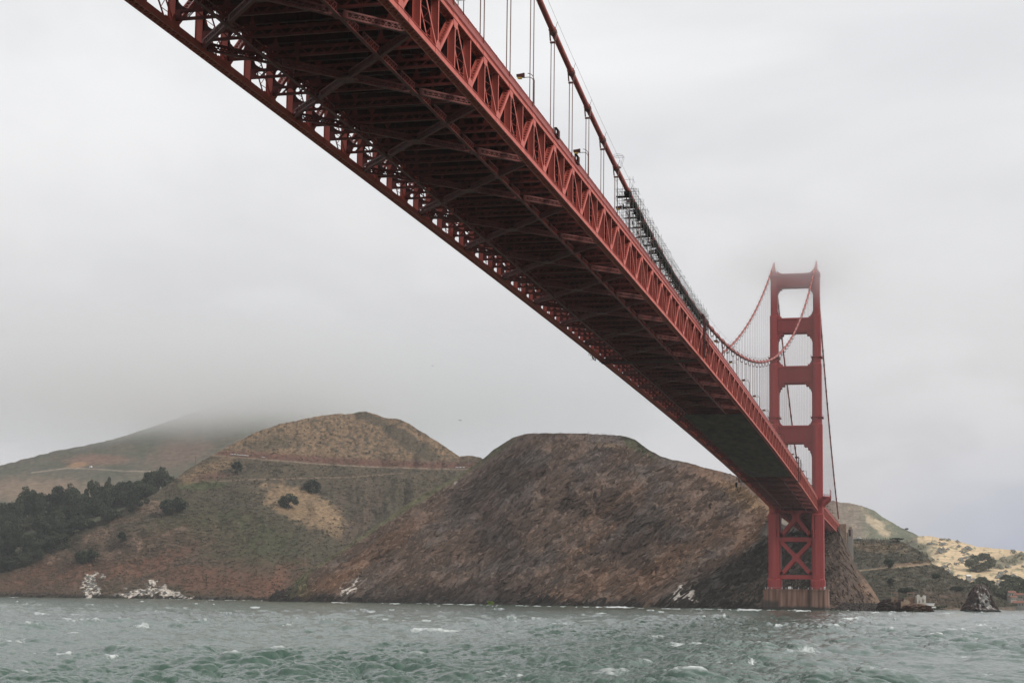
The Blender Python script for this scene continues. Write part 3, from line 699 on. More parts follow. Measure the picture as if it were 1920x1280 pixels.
for q in ((165, 1165, 70, 5, .8), (265, 1174, 28, 5, .7), (80, 1152, 22, 3, .8), (140, 1153, 14, 3, .8), (478, 1138, 16, 3, .7), (820, 1183, 80, 5, .8), (695, 1147, 16, 3, .8), (1275, 1212, 40, 4, .7), (1310, 1210, 36, 3, .5), (1600, 1160, 42, 4, 1), (1320, 1156, 12, 3, .8), (1458, 1174, 12, 3, .8),
          (1510, 1222, 34, 4, .6), (1410, 1241, 14, 4, .8), (1620, 1264, 16, 4, .9), (1490, 1166, 8, 3, .7), (1840, 1171, 16, 3, .8), (1670, 1182, 20, 3, .5), (1150, 1257, 60, 6, .45), (1405, 1142.5, 40, 4, .9), (1505, 1145, 26, 3.5, 1), (1160, 1137.8, 60, 2.2, .9), (640, 1128.5, 50, 2, .7), (880, 1133.5, 20, 2, .8), (1640, 1148, 14, 3, .9), (30, 1117, 60, 2, .8), (1340, 1156, 12, 2, .7), (740, 1131, 20, 2, .7)):
    cap(*q)
rng = np.random.default_rng(4)
for _ in range(45):
    py = 1142+138*rng.random()**1.5; px = rng.random()*1920
    cap(px, py+(px-960)*.012*.5, rng.uniform(5, 20)*(1+(py-1140)/160), rng.uniform(1.2, 2.4), rng.uniform(.3, .8))
V = np.stack([X+dx*att, Y+dy*att, h*att*(R_ > 30)+.12*foam.clip(0, 1)*(R_ < 1500)], -1)
n, nx = X.shape
i, j = np.meshgrid(np.arange(n-1), np.arange(nx), indexing='ij')
F = np.stack([i*nx+j, i*nx+(j+1) % nx, (i+1)*nx+(j+1) % nx, (i+1)*nx+j], -1).reshape(-1, 4)[:, ::-1]
def water_material():
    M = bpy.data.materials.new('sea_water'); M.use_nodes = True
    t = M.node_tree; b = t.nodes['Principled BSDF']; L = t.links.new
    b.inputs['IOR'].default_value = 1.333; b.inputs['Roughness'].default_value = .12
    geo = t.nodes.new('ShaderNodeNewGeometry')
    a = t.nodes.new('ShaderNodeAttribute'); a.attribute_name = 'foam'
    n = t.nodes.new('ShaderNodeTexNoise'); n.inputs['Scale'].default_value = .012; n.inputs['Detail'].default_value = 3; L(geo.outputs['Position'], n.inputs['Vector'])
    x = t.nodes.new('ShaderNodeMix'); x.data_type = 'RGBA'; L(n.outputs[0], x.inputs[0])
    x.inputs[6].default_value = (.043, .084, .063, 1); x.inputs[7].default_value = (.078, .126, .101, 1)
    y = t.nodes.new('ShaderNodeMix'); y.data_type = 'RGBA'; L(a.outputs['Fac'], y.inputs[0]); L(x.outputs[2], y.inputs[6]); y.inputs[7].default_value = (.78, .80, .80, 1)
    L(y.outputs[2], b.inputs['Base Color'])
    rr_ = t.nodes.new('ShaderNodeMapRange'); L(a.outputs['Fac'], rr_.inputs[0]); rr_.inputs[3].default_value = .12; rr_.inputs[4].default_value = .9; L(rr_.outputs[0], b.inputs['Roughness'])
    w1 = t.nodes.new('ShaderNodeTexNoise'); w1.inputs['Scale'].default_value = 2.6; w1.inputs['Detail'].default_value = 5; w1.inputs['Roughness'].default_value = .6
    mpp = t.nodes.new('ShaderNodeMapping'); mpp.inputs['Scale'].default_value = (1, .6, 1); mpp.inputs['Rotation'].default_value = (0, 0, .5)
    L(geo.outputs['Position'], mpp.inputs[0]); L(mpp.outputs[0], w1.inputs['Vector'])
    bp = t.nodes.new('ShaderNodeBump'); bp.inputs['Strength'].default_value = 1; bp.inputs['Distance'].default_value = .10
    L(w1.outputs[0], bp.inputs['Height']); L(bp.outputs[0], b.inputs['Normal'])
    return M
wm = make_mesh('water', V.reshape(-1, 3), F, water_material(), True)
fa = wm.attributes.new('foam', 'FLOAT', 'POINT'); fa.data.foreach_set('value', foam.clip(0, 1).astype(np.float32).ravel())
wob = link('water', wm); wob['kind'] = 'structure'

# ------------------------------------------------------------------ suspension bridge
P1 = 15.24; HP = 7.62; S = 13.7
def zb(Y):
    Y = np.asarray(Y, float)
    return np.where(Y < 0, 63.67+8.34*(1-((Y+640)/640)**2), 63.67-.6*Y/343)
def zc(Y):
    Y = np.asarray(Y, float)
    a = 84.1+143.3*((Y+640)/640)**2
    q = np.clip(Y/343, 0, 1)
    return np.where(Y < 0, a, 227.4-(227.4-76.0)*q-4*13.0*q*(1-q))
CAMV = CAM
bridge = empty('suspension_bridge', (0, 0, 0), 'long orange suspension bridge crossing overhead from the top left to its tower', 'bridge')
def laced(mb, A, B, wdir, wid, dep, side=.07, bar=.09, pitch=.95, xl=True, faces=2, edge=.16):
    A = np.asarray(A, float); B = np.asarray(B, float); d = B-A; Ln = np.linalg.norm(d); d = d/Ln
    w = np.asarray(wdir, float); w = w-d*(w@d); w /= np.linalg.norm(w); n_ = np.cross(d, w)
    for s_ in (-1, 1):
        mb.beams(A+w*s_*wid/2, B+w*s_*wid/2, side, dep, n_) if abs(n_@np.cross(d, n_)) < 2 else None
    k = max(2, int(Ln/pitch)); t = np.linspace(0, Ln, k+1)[:, None]
    for f_ in ((-1, 1) if faces == 2 else (1,)):
        o = n_*f_*(dep/2-.015)
        a = A+d*t[:-1]+o; b = A+d*t[1:]+o
        e = np.where(np.arange(k) % 2 == 0, 1, -1)[:, None]
        mb.beams(a+w*e*wid/2, b-w*e*wid/2, .025 if False else bar, .03, n_)
        if xl: mb.beams(a-w*e*wid/2, b+w*e*wid/2, bar, .028, n_)
        if edge:
            for s_ in (-1, 1): mb.beams(A+w*s_*(wid/2-edge/2)+o*1.03, B+w*s_*(wid/2-edge/2)+o*1.03, edge, .03, n_)
        # end tie plates
        for q in (0.0, Ln-.7): mb.beams(A+d*q+o*1.05, A+d*(q+.7)+o*1.05, wid, .035, n_)
def dist(Y): return abs(Y-CAMV[1])
k0, k1 = -74, 22
bays = list(range(k0, k1))
def clear(Y): return not (-9.5 < Y < 9.5)
bays = [k for k in bays if clear(k*P1) or clear((k+1)*P1)]
# ---- stiffening trusses
CW = .92
def truss_bits(x, k, lod):
    """slender parts of one 50 ft bay of a truss: laced diagonal, slender diagonal, two posts with gussets"""
    sgn = 1 if x > 0 else -1
    Yb, Yt, Yn = k*P1, k*P1+HP, (k+1)*P1
    B0 = arr(x, Yb, zb(Yb)-.25); T = arr(x, Yt, zb(Yt)+6.85); B1 = arr(x, Yn, zb(Yn)-.25)
    ex = arr(1, 0, 0)
    out = []
    m1 = MB()
    d = (T-B0)/np.linalg.norm(T-B0)
    laced(m1, B0+d*.8, T-d*.8, ex, CW, .48, side=.06, bar=.10, pitch=.75 if lod == 0 else 1.3, faces=2 if lod == 0 else 1, edge=.14)
    out.append(m1)
    m2 = MB(); d = (B1-T)/np.linalg.norm(B1-T)
    n_ = np.cross(d, ex)
    for s_ in (-1, 1): m2.beams(T+d*.8+ex*s_*CW/2, B1-d*.8+ex*s_*CW/2, .06, .33, n_)
    kk = 9; t = np.linspace(.8, np.linalg.norm(B1-T)-.8, kk+1)[:, None]
    e = np.where(np.arange(kk) % 2 == 0, 1, -1)[:, None]
    m2.beams(T+d*t[:-1]+ex*e*CW/2, T+d*t[1:]-ex*e*CW/2, .09, .03, n_)
    out.append(m2)
    for (Yp, top) in ((Yb, False), (Yt, True)):
        m3 = MB(); z0 = float(zb(Yp)); 
        m3.box((x-CW/2, Yp-.03, z0), (x+CW/2, Yp+.03, z0+6.6))
        for s_ in (-1, 1): m3.box((x+s_*CW/2-.03, Yp-.165, z0), (x+s_*CW/2+.03, Yp+.165, z0+6.6))
        m3.box((x-CW/2-.02, Yp-.05, z0+3.2), (x+CW/2+.02, Yp+.05, z0+3.32))
        # gusset
        gz = z0+6.85 if top else z0-.25; q = -1 if top else 1
        for s_ in (-1, 1):
            g = [(x+s_*(CW/2+.05), Yp+a, gz+q*b) for a, b in ((-1.15, -.42), (1.15, -.42), (1.15, .42), (.62, 1.45), (-.62, 1.45), (-1.15, .42))]
            if q < 0: g = g[::-1]
            m3.plate(g, (1, 0, 0), .05)
        out.append(m3)
    return out
trusses = []
rest = {'laced_diagonal': MB(), 'slender_diagonal': MB(), 'post': MB()}
cnt = {'laced_diagonal': 0, 'slender_diagonal': 0, 'post': 0}
for side, x in (('east', S), ('west', -S)):
    tr = empty('stiffening_truss', (0, 0, 0), parent=bridge)
    tr['label'] = 'near truss, lit side face' if x > 0 else 'far truss with sky showing through its web'
    trusses.append((tr, x))
    def chord(name, dz, ht, under):
        mb = MB()
        for (Ya, Yb_) in ((k0*P1, -9.5), (9.5, 343.0)):
            Ys = np.arange(Ya, Yb_, HP); Ys = np.append(Ys, Yb_)
            A = np.stack([np.full(len(Ys)-1, x), Ys[:-1], zb(Ys[:-1])+dz], -1); B = np.stack([np.full(len(Ys)-1, x), Ys[1:], zb(Ys[1:])+dz], -1)
            for s_ in (-1, 1): mb.beams(A+[s_*CW/2, 0, 0], B+[s_*CW/2, 0, 0], .07, ht)
            for s_ in (-1, 1): 
                mb.beams(A+[s_*(CW/2+.07), 0, ht/2-.03], B+[s_*(CW/2+.07), 0, ht/2-.03], .14, .05)
                mb.beams(A+[s_*(CW/2+.07), 0, -ht/2+.03], B+[s_*(CW/2+.07), 0, -ht/2+.03], .14, .05)
            mb.beams(A+[0, 0, ht/2+.01], B+[0, 0, ht/2+.01], CW+.1, .03)
            # lacing below
            Yq = np.arange(Ya, Yb_-.6, .6); e = np.where(np.arange(len(Yq)) % 2 == 0, 1, -1)
            a = np.stack([x-e*CW/2, Yq, zb(Yq)+dz-ht/2], -1); b = np.stack([x+e*CW/2, Yq+.6, zb(Yq+.6)+dz-ht/2], -1)
            mb.beams(a, b, .11, .04)
            # splice plates
            Yk = np.arange(math.ceil(Ya/P1)*P1+3.8, Yb_-2, P1*2)
            a = np.stack([Yk*0+x+np.sign(x)*(CW/2+.05), Yk-.9, zb(Yk)+dz], -1); b = a+[0, 1.8, 0]
            mb.beams(a, b, .05, ht*.72)
        part(name, mb, M_RED, tr)
    chord('bottom_chord', -.25, .90, True); chord('top_chord', 6.85, .80, False)
allb = sorted([(dist((k+.5)*P1)+(3 if x < 0 else 0), k, x, tr) for k in bays for tr, x in trusses if not (-1 <= k <= 0)], key=lambda q: q[0])
for (dd, k, x, tr) in allb:
    bits = truss_bits(x, k, 0 if dd < 420 else 1)
    for nm, mbx in zip(('laced_diagonal', 'slender_diagonal', 'post', 'post'), bits):
        if cnt[nm] < 100 and not (x < 0 and dd > 520):
            cnt[nm] += 1; part(nm, mbx, M_RED, tr)
        else: rest[nm].merge(mbx)
for nm in rest: part(nm, rest[nm], M_RED, trusses[0][0], stuff=True)
for tr, x in trusses:       # end posts either side of the tower
    mb = MB()
    for Y in (-9.3, 9.3): mb.box((x-.46, Y-.2, float(zb(Y))-.7), (x+.46, Y+.2, float(zb(Y))+7.25))
    part('end_post', mb, M_RED, tr)
# ---- floor beams with curved knees, sway struts
Yp = [j*HP for j in range(int(k0*2), int(343/HP)+1) if clear(j*HP)]
Yp.sort(key=dist)
fb_rest, ss_rest = MB(), MB()
arc = [(1-math.cos(a), 1-math.sin(a)) for a in np.linspace(0, math.pi/2, 7)]
for n_i, Y in enumerate(Yp):
    z = float(zb(Y)); lod = 0 if dist(Y) < 420 else 1
    fb = MB()
    xi = S-CW/2
    fb.box((-xi, Y-.03, z+5.1), (xi, Y+.03, z+7.45)); fb.box((-xi, Y-.24, z+5.02), (xi, Y+.24, z+5.1)); fb.box((-xi, Y-.2, z+7.45), (xi, Y+.2, z+7.52))
    for q in np.arange(-12, 12.1, 2.0): fb.box((q-.03, Y-.16, z+5.1), (q+.03, Y+.16, z+7.44))
    for s_ in (-1, 1):
        # curved knee plates down the inner face of each post
        for zc_, q, r in ((z+5.06, -1, 2.7), (z+1.84, 1, 2.2)):
            pts = [(s_*(xi-r*(1-0)+r*0), Y, zc_)]
            pts = [(s_*xi, Y, zc_)]+[(s_*(xi-r*(1-a)), Y, zc_+q*r*(1-(1-b))*0+q*r*(1-math.sqrt(max(0, 1-(a)**2))*1)) for a, b in [(t_, 0) for t_ in np.linspace(0, 1, 7)]]
            V = np.array(pts); 
            pl = MB(); n = len(V)
            VV = np.vstack([V-[0, .03, 0], V+[0, .03, 0]])
            FF = [[0, i_, i_+1, i_+1] for i_ in range(1, n-1)]+[[n, n+i_+1, n+i_, n+i_] for i_ in range(1, n-1)]+[[i_, n+i_, n+i_+1, i_+1] for i_ in range(1, n-1)]
            fb.raw(VV, FF)
    ss = MB()
    laced(ss, (-xi, Y, z+1.2), (xi, Y, z+1.2), (0, 0, 1), 1.15, .34, side=.12, bar=.14, pitch=1.2, xl=False, faces=1 if lod else 2, edge=.26)
    for q in (-6.85, 6.85, -10.6, 10.6) if lod == 0 else (-6.85, 6.85):
        ss.beams((q, Y, z+1.75), (q, Y, z+5.05), .32, .06, (0, 1, 0))
        ss.plate([(q-.6, Y, z+5.04), (q+.6, Y, z+5.04), (q+.17, Y, z+4.2), (q-.17, Y, z+4.2)], (0, 1, 0), .05)
        ss.plate([(q-.17, Y, z+2.8), (q+.17, Y, z+2.8), (q+.6, Y, z+1.80), (q-.6, Y, z+1.80)], (0, 1, 0), .05)
    if n_i < 100:
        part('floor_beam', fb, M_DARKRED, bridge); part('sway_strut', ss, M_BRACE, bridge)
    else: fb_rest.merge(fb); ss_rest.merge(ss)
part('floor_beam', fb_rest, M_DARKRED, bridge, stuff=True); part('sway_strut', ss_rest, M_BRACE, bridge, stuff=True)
# ---- bottom laterals: crossing at T nodes on the centre line, meeting the chords half way between
for k in range(-75, 21, 2):
    mb = MB(); Yc = (k+.5)*P1
    if abs(Yc) < 32: continue
    for sx in (-1, 1):
        for sy in (-1, 1):
            c = arr(0, Yc, zb(Yc)+.1); e_ = arr(sx*(S-.45), Yc+sy*P1, zb(Yc+sy*P1)+.1)
            d = (e_-c)/np.linalg.norm(e_-c)
            lod = dist(Yc) > 400
            for a_, b_ in ((c+d*.9, c+d*(np.linalg.norm(e_-c)/2-.6)), (c+d*(np.linalg.norm(e_-c)/2+.6), e_-d*.7)):
                laced(mb, a_, b_, (0, 0, 1), .9, .46, side=.09, bar=.10, pitch=.8 if not lod else 1.4, xl=True, faces=1 if lod else 2, edge=.18)
            mb.beams(c, e_, .3, .07, (0, 0, 1))
            mdl = (c+e_)/2; mb.beams(mdl-[0, .9, .42], mdl+[0, .9, -.42], 1.0, .04)
    c = arr(0, Yc, zb(Yc)-.34); mb.beams(c-[0, 1.3, 0], c+[0, 1.3, 0], 1.5, .05); mb.beams(c-[1.3, 0, -.02], c+[1.3, 0, .02], 1.0, .05)
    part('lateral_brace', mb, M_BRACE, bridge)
for x in (-6.85, 6.85):
    mb = MB()
    Ys = np.array([j*HP for j in range(k0*2, 46)]); Ys = Ys[(np.abs(Ys) > 9)|(Ys < 0)]
    for Y in Ys[:-1]:
        if abs(Y) < 9: continue
        a_ = arr(x, Y+.9, zb(Y)+.12); b_ = arr(x, Y+HP-.9, zb(Y+HP)+.12)
        kk = 6; t = np.linspace(0, 1, kk+1)[:, None]; p0 = a_+(b_-a_)*t
        mb.beams(a_+[0, 0, .62], b_+[0, 0, .62], .20, .12)
        mb.beams(p0-[0, 0, .4], p0+[0, 0, .58], .06, .12, (0, 1, 0))
        mb.beams(p0[:-1]-[0, 0, .36], p0[1:]+[0, 0, .56], .05, .09, (1, 0, 0))
    A = np.stack([np.full(len(Ys)-1, x), Ys[:-1], zb(Ys[:-1])-.36], -1); B = np.stack([np.full(len(Ys)-1, x), Ys[1:], zb(Ys[1:])-.36], -1)
    mb.beams(A, B, .46, .16)
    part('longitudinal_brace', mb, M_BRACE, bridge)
# ---- deck
mb = MB()
Ys = np.arange(k0*P1, 343.1, HP)
def seg(x, dz, w, hgt, mb):
    A = np.stack([np.full(len(Ys)-1, x), Ys[:-1], zb(Ys[:-1])+dz], -1); B = np.stack([np.full(len(Ys)-1, x), Ys[1:], zb(Ys[1:])+dz], -1)
    mb.beams(A, B, w, hgt)
seg(0, 7.82, 2*S-1.4, .30, mb)
for x in (-S+.5, S-.5): seg(x, 8.14, 1.5, .26, mb)
for x in (-S+1.4, S-1.4): seg(x, 8.05, .3, .2, mb)
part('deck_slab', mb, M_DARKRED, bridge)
mb = MB()
for x in (-11, -8.3, -5.5, -2.75, 0, 2.75, 5.5, 8.3, 11): seg(x, 7.46, .22, .36, mb)
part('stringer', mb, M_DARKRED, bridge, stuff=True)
mb = MB()
Yr = np.arange(k0*P1+2.54, 343, 2.54); mb.beams(np.stack([Yr*0-12.6, Yr, zb(Yr)+7.55], -1), np.stack([Yr*0+12.6, Yr, zb(Yr)+7.55], -1), .14, .32)
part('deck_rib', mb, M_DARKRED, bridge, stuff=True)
for x in (-S-.30, S+.30):
    sg = np.sign(x)
    mb = MB(); seg(x, 8.02, .08, .56, mb); part('fascia', mb, M_CABLE, bridge); x = x-sg*.15
    rl = MB()
    seg(x, 9.12, .14, .12, rl); seg(x, 8.42, .08, .08, rl)
    Yq = np.arange(k0*P1, 343, .17); Yq = Yq[np.abs(Yq) > 10]
    rl.beams(np.stack([Yq*0+x, Yq, zb(Yq)+8.4], -1), np.stack([Yq*0+x, Yq, zb(Yq)+9.1], -1), .035, .11, (0, 1, 0))
    Yq = np.arange(k0*P1, 343, HP/2)
    rl.beams(np.stack([Yq*0+x, Yq, zb(Yq)+8.2], -1), np.stack([Yq*0+x, Yq, zb(Yq)+9.28], -1), .12, .14, (0, 1, 0))
    part('railing', rl, M_CABLE, bridge)
# ---- main cables and hangers
for x in (S, -S):
    Ym = np.concatenate([np.arange(k0*P1, 0, 5.08), [0.0], np.arange(5.08, 343, 5.08), [343.0]])
    mc = MB(); mc.tube(np.stack([Ym*0+x, Ym, zc(Ym)], -1), .48, 12)
    co = part('main_cable', mc, M_CABLE, bridge, True)
    hr = MB()
    for sx in (-.75, .75):
        hr.tube(np.stack([Ym*0+x+sx, Ym, zc(Ym)+1.45], -1), .022, 4, False)
    Yh = np.arange((k0+.5)*P1, 343, P1)
    for sx in (-.75, .75): hr.beams(np.stack([Yh*0+x+sx*.5, Yh, zc(Yh)+.3], -1), np.stack([Yh*0+x+sx, Yh, zc(Yh)+1.5], -1), .05, .05, (0, 1, 0))
    part('hand_rope', hr, M_ROPE, co)
hl = sorted([(dist((k+.5)*P1)*(1 if x > 0 else 1.25), (k+.5)*P1, x) for k in range(k0, 22) for x in (S, -S)])
h_rest = MB(); hn = 0
for (dd, Y, x) in hl:
    mb = MB(); z1 = float(zc(Y)); z0 = float(zb(Y))+7.4
    if z1-z0 < 3 or abs(Y) < 9: continue
    sl = (float(zc(Y+.5))-float(zc(Y-.5)))
    c = arr(x, Y, z1); d = arr(0, 1, sl); d /= np.linalg.norm(d)
    mb.tube([c-d*.75, c-d*.7, c+d*.7, c+d*.75], [.5, .62, .62, .5], 12)
    mb.beams(c+[0, 0, .45], c+[0, 0, .95], .25, 1.0, (0, 1, 0))
    for sx in (-.56, .56): mb.beams(c+[sx*1.0, 0, .2], c+[sx*.75, 0, -1.6], .16, .32, (0, 1, 0))
    zz = z1-1.9
    mb.box((x-.45, Y-.22, zz-.12), (x+.45, Y+.22, zz+.12))
    for sx in (-.27, .27):
        for sy in (-.11, .11):
            mb.tube([(x+sx, Y+sy, z0), (x+sx, Y+sy, zz)], .05, 6, False)
        mb.beams((x+sx*1.6, Y, z1-.5), (x+sx, Y, zz), .08, .08, (0, 1, 0))
    if hn < 100: part('hanger', mb, M_ROPE, bridge); hn += 1
    else: h_rest.merge(mb)
part('hanger', h_rest, M_ROPE, bridge, stuff=True)
# ---- north tower
tw = empty('tower', (0, 0, 0), parent=bridge)
def leg_plan(cx, hx, hy, n):
    # stepped cellular cross-section
    a, b = .13*hx, .14*hy
    q = [(hx-2*a, hy), (hx-2*a, hy-b), (hx-a, hy-b), (hx-a, hy-2*b), (hx, hy-2*b)]
    o = []
    for sx, sy, rev in ((1, 1, 0), (1, -1, 1), (-1, -1, 0), (-1, 1, 1)):
        pts = [(sx*u, sy*v) for u, v in q]
        o += pts[::-1] if rev else pts
    return [(cx+u, v) for u, v in o[::-1]]
SEC = ((13.35, 20.0, 4.45, 8.4), (20.0, 62.0, 3.85, 7.9), (62.0, 120.5, 3.35, 6.6), (120.5, 160.0, 3.05, 5.9), (160.0, 192.0, 2.62, 5.2), (192.0, 217.5, 2.15, 4.5))
for sx in (-1, 1):
    lg = MB()
    for i_, (za, zz, hx, hy) in enumerate(SEC):
        lg.extrude(leg_plan(sx*S, hx, hy, 0), za, zz-.7)
        nx_ = SEC[i_+1] if i_+1 < len(SEC) else (0, 0, hx*.9, hy*.9)
        lg.extrude(leg_plan(sx*S, hx, hy, 0), zz-.7, zz, leg_plan(sx*S, nx_[2], nx_[3], 0))
        # central flute strips
        for f_ in (-1, 1):
            lg.box((sx*S-hx*.34, f_*(hy+.2)-.35, za), (sx*S+hx*.34, f_*(hy+.2)+.35, zz-.8))
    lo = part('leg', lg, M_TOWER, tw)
    lf = MB()
    lf.extrude(leg_plan(sx*S, 2.5, 4.9, 0), 217.5, 219.6); lf.extrude(leg_plan(sx*S, 2.1, 3.6, 0), 219.6, 221.4, leg_plan(sx*S, 1.2, 2.6, 0))
    lf.extrude(leg_plan(sx*S, .8, 1.2, 0), 221.4, 224.0, leg_plan(sx*S, .5, .7, 0)); lf.tube([(sx*S, 0, 224), (sx*S, 0, 226.3)], [.3, .16], 8)
    part('cable_housing', lf, M_TOWER, tw)
    # round the leg at 124 m and 163 m: service platforms
    for zz, hx, hy in ((124.2, 3.1, 5.95), (163.6, 2.7, 5.3)):
        pf = MB(); pf.extrude([(sx*S-hx-.9, -hy-.9), (sx*S+hx+.9, -hy-.9), (sx*S+hx+.9, hy+.9), (sx*S-hx-.9, hy+.9)], zz, zz+.2)
        for (xa, ya, xb, yb_) in ((-1, -1, 1, -1), (1, -1, 1, 1), (1, 1, -1, 1), (-1, 1, -1, -1)):
            A = arr(sx*S+xa*(hx+.85), ya*(hy+.85), zz+1.2); B = arr(sx*S+xb*(hx+.85), yb_*(hy+.85), zz+1.2)
            pf.beams(A, B, .06, .06); pf.beams(A-[0, 0, .5], B-[0, 0, .5], .04, .04)
            t = np.linspace(0, 1, 6)[:, None]; pf.beams(A+(B-A)*t, A+(B-A)*t-[0, 0, 1.2], .05, .05, (0, 1, 0))
        part('service_platform', pf, M_TOWER, tw)
def strut(ztop, zbot, hy, inner, fillet_top, fillet_bot, nm='portal_strut'):
    """box strut across the portal with stepped quarter-round corners"""
    mb = MB(); xi = inner
    mb.box((-xi, -hy, zbot), (xi, hy, ztop))
    for zz in (ztop-.9, zbot+1.5): mb.box((-xi, -hy-.55, zz-.3), (xi, hy+.55, zz+.3))
    for q in np.linspace(-xi+.8, xi-.8, 15): mb.box((q-.2, -hy-.32, zbot+2.0), (q+.2, hy+.32, ztop-1.5))
    for s_ in (-1, 1):
        for q, zz, r in ((1, ztop, fillet_top), (-1, zbot, fillet_bot)):
            if r <= 0: continue
            st = 5
            for k_ in range(st):
                a0, a1 = k_/st, (k_+1)/st
                w_ = r*(1-math.sqrt(1-(1-a0-.5/st)**2))*1.0
                za_, zb__ = zz+q*r*1.15*a0, zz+q*r*1.15*a1
                xa = s_*xi; xb = s_*(xi-w_)
                mb.box((min(xa, xb), -hy*(.9-.03*k_), min(za_, zb__)), (max(xa, xb), hy*(.9-.03*k_), max(za_, zb__)))
    return part(nm, mb, M_TOWER, tw)
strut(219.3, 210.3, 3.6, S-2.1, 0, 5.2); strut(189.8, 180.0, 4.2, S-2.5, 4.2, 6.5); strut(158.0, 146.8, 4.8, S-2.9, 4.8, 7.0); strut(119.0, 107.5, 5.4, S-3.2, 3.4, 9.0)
mb = MB()                                                            # swept-up shoulders on the top strut
for s_ in (-1, 1):
    for k_ in range(7):
        w_ = 4.6*(1-math.sqrt(1-(1-(k_+.5)/7)**2)); mb.box((min(s_*(S-2.1), s_*(S-2.1-w_)), -3.3, 219.3+k_*.42), (max(s_*(S-2.1), s_*(S-2.1-w_)), 3.3, 219.3+(k_+1)*.42))
part('strut_shoulder', mb, M_TOWER, tw)
mb = MB(); mb.box((-S+3.2, -5, 62.5), (S-3.2, 5, 63.9)); part('deck_strut', mb, M_TOWER, tw)
xi = S-3.3
for zt_, zm_, zl in ((74.0, 59.5, 46.0), (44.6, 33.6, 21.5)):
    for yy in (-5.2, 5.2):
        mb = MB()
        for sx in (-1, 1):
            for (za_, zb__) in ((zt_, zm_), (zl, zm_)):
                if za_ > 66: za_, xo = 63.5, 3.4
                else: xo = xi
                mb.beams((sx*xo, yy, za_), (0, yy, zm_), 1.3, 2.5, np.cross(arr(0, 1, 0), arr(sx*xo, 0, za_-zm_)))
        mb.plate([(-2.3, yy, zm_-1.4), (-2.9, yy, zm_-3.9), (0, yy, zm_-2.6), (2.9, yy, zm_-3.9), (2.3, yy, zm_-1.4), (2.3, yy, zm_+1.4), (2.9, yy, zm_+3.6), (0, yy, zm_+2.4), (-2.9, yy, zm_+3.6), (-2.3, yy, zm_+1.4)], (0, 1, 0), 1.36)
        for sx in (-1, 1):
            mb.plate([(sx*xi, yy, zl-3.5), (sx*(xi-2.4), yy, zl-.5), (sx*(xi-2.6), yy, zl+1.2), (sx*(xi-1.2), yy, zl+3.6), (sx*xi, yy, zl+4.6)], (0, 1, 0), 1.30)
        part('cross_brace', mb, M_TOWER, tw)
for za_, zb__ in ((43.9, 46.6), (19.8, 22.4)):
    for yy in (-5.2, 5.2):
        mb = MB(); mb.box((-xi, yy-.7, za_), (xi, yy+.7, zb__)); part('cross_strut', mb, M_TOWER, tw)
# walkway round the legs, with brackets
for sx in (-1, 1):
    mb = MB(); zd = 72.0
    xo = sx*(S+8.2)
    pl = [(sx*(S+3.5), -16), (sx*(S+5.0), -16), (xo, -11), (xo, 11), (sx*(S+5.0), 16), (sx*(S+3.5), 16)]
    if sx > 0: pl = pl[::-1]
    mb.extrude(pl, zd, zd+.5)
    for Y in np.linspace(-12, 12, 7):
        mb.plate([(sx*(S+3.3), Y, zd), (xo-sx*.3, Y, zd), (xo-sx*.3, Y, zd-1.0), (sx*(S+3.3), Y, zd-5.5)], (0, 1, 0), .3)
    part('tower_walkway', mb, M_TOWER, bridge)
    rl = MB(); pts = [(sx*(S+1.15), -19), (sx*(S+5.0), -16), (xo, -11), (xo, 11), (sx*(S+5.0), 16), (sx*(S+1.15), 19)]
    for (xa, ya), (xb, yb_) in zip(pts[:-1], pts[1:]):
        A = arr(xa, ya, zd+1.7); B = arr(xb, yb_, zd+1.7); rl.beams(A, B, .12, .12); t = np.linspace(0, 1, 24)[:, None]
        rl.beams(A+(B-A)*t, A+(B-A)*t-[0, 0, 1.2], .06, .06, (0, 1, 0))
    for Y in (-9, 0, 9): rl.beams((xo, Y, zd), (xo, Y, zd+5.5), .2, .2, (0, 1, 0))
    part('railing', rl, M_TOWER, bridge)
    fr = MB()       # scalloped ornament below the deck on the leg face
    for k_ in range(3): fr.tube([(sx*S-sx*2.6-sx*.0, -8.4, 50-k_*1.6), (sx*S-sx*2.6, -8.4, 51.2-k_*1.6)], [.55, .75], 8)
    fr.box((sx*S-sx*2.6-.7, -8.6, 51), (sx*S-sx*2.6+.7, -7.9, 62)); part('leg_ornament', fr, M_TOWER, tw)
# pier
pr = MB()
def oct_plan(hx, hy, c): return [(-hx+c, -hy), (hx-c, -hy), (hx, -hy+c), (hx, hy-c), (hx-c, hy), (-hx+c, hy), (-hx, hy-c), (-hx, -hy+c)]
pr.extrude(oct_plan(20.9, 12.5, 2.5), -8, 12.6, oct_plan(20.3, 12.0, 2.5)); pr.extrude(oct_plan(20.6, 12.3, 2.5), 12.6, 13.35)
for q in (-10.6, 9.2): pr.box((q-.12, -12.75, -3), (q+.12, -12.1, 12.55))
pr.box((-20.2, -12.8, -3), (-10.7, -12.3, 12.5))
part('concrete_pier', pr, M_PIER, bridge)
pb = MB()
for q in (-19, -17.5, -15, -8.5, -6, -2, 2, 8, 10.5, 16, 18.5): pb.box((q-.25, -11.6, 13.35), (q+.25, -11.2, 14.4))
pb.beams((-19, -11.4, 14.4), (-8, -11.4, 14.4), .06, .06); pb.beams((8, -11.4, 14.4), (19, -11.4, 14.4), .06, .06)
part('pier_bollards', pb, M_STEEL, bridge)
pb = MB(); pb.box((-4.8, -10.5, 13.35), (-2.8, -9, 15.0)); pb.box((17.8, -10.5, 13.35), (18.7, -9.6, 15)); part('pier_cabinet', pb, M_WHITE, bridge)
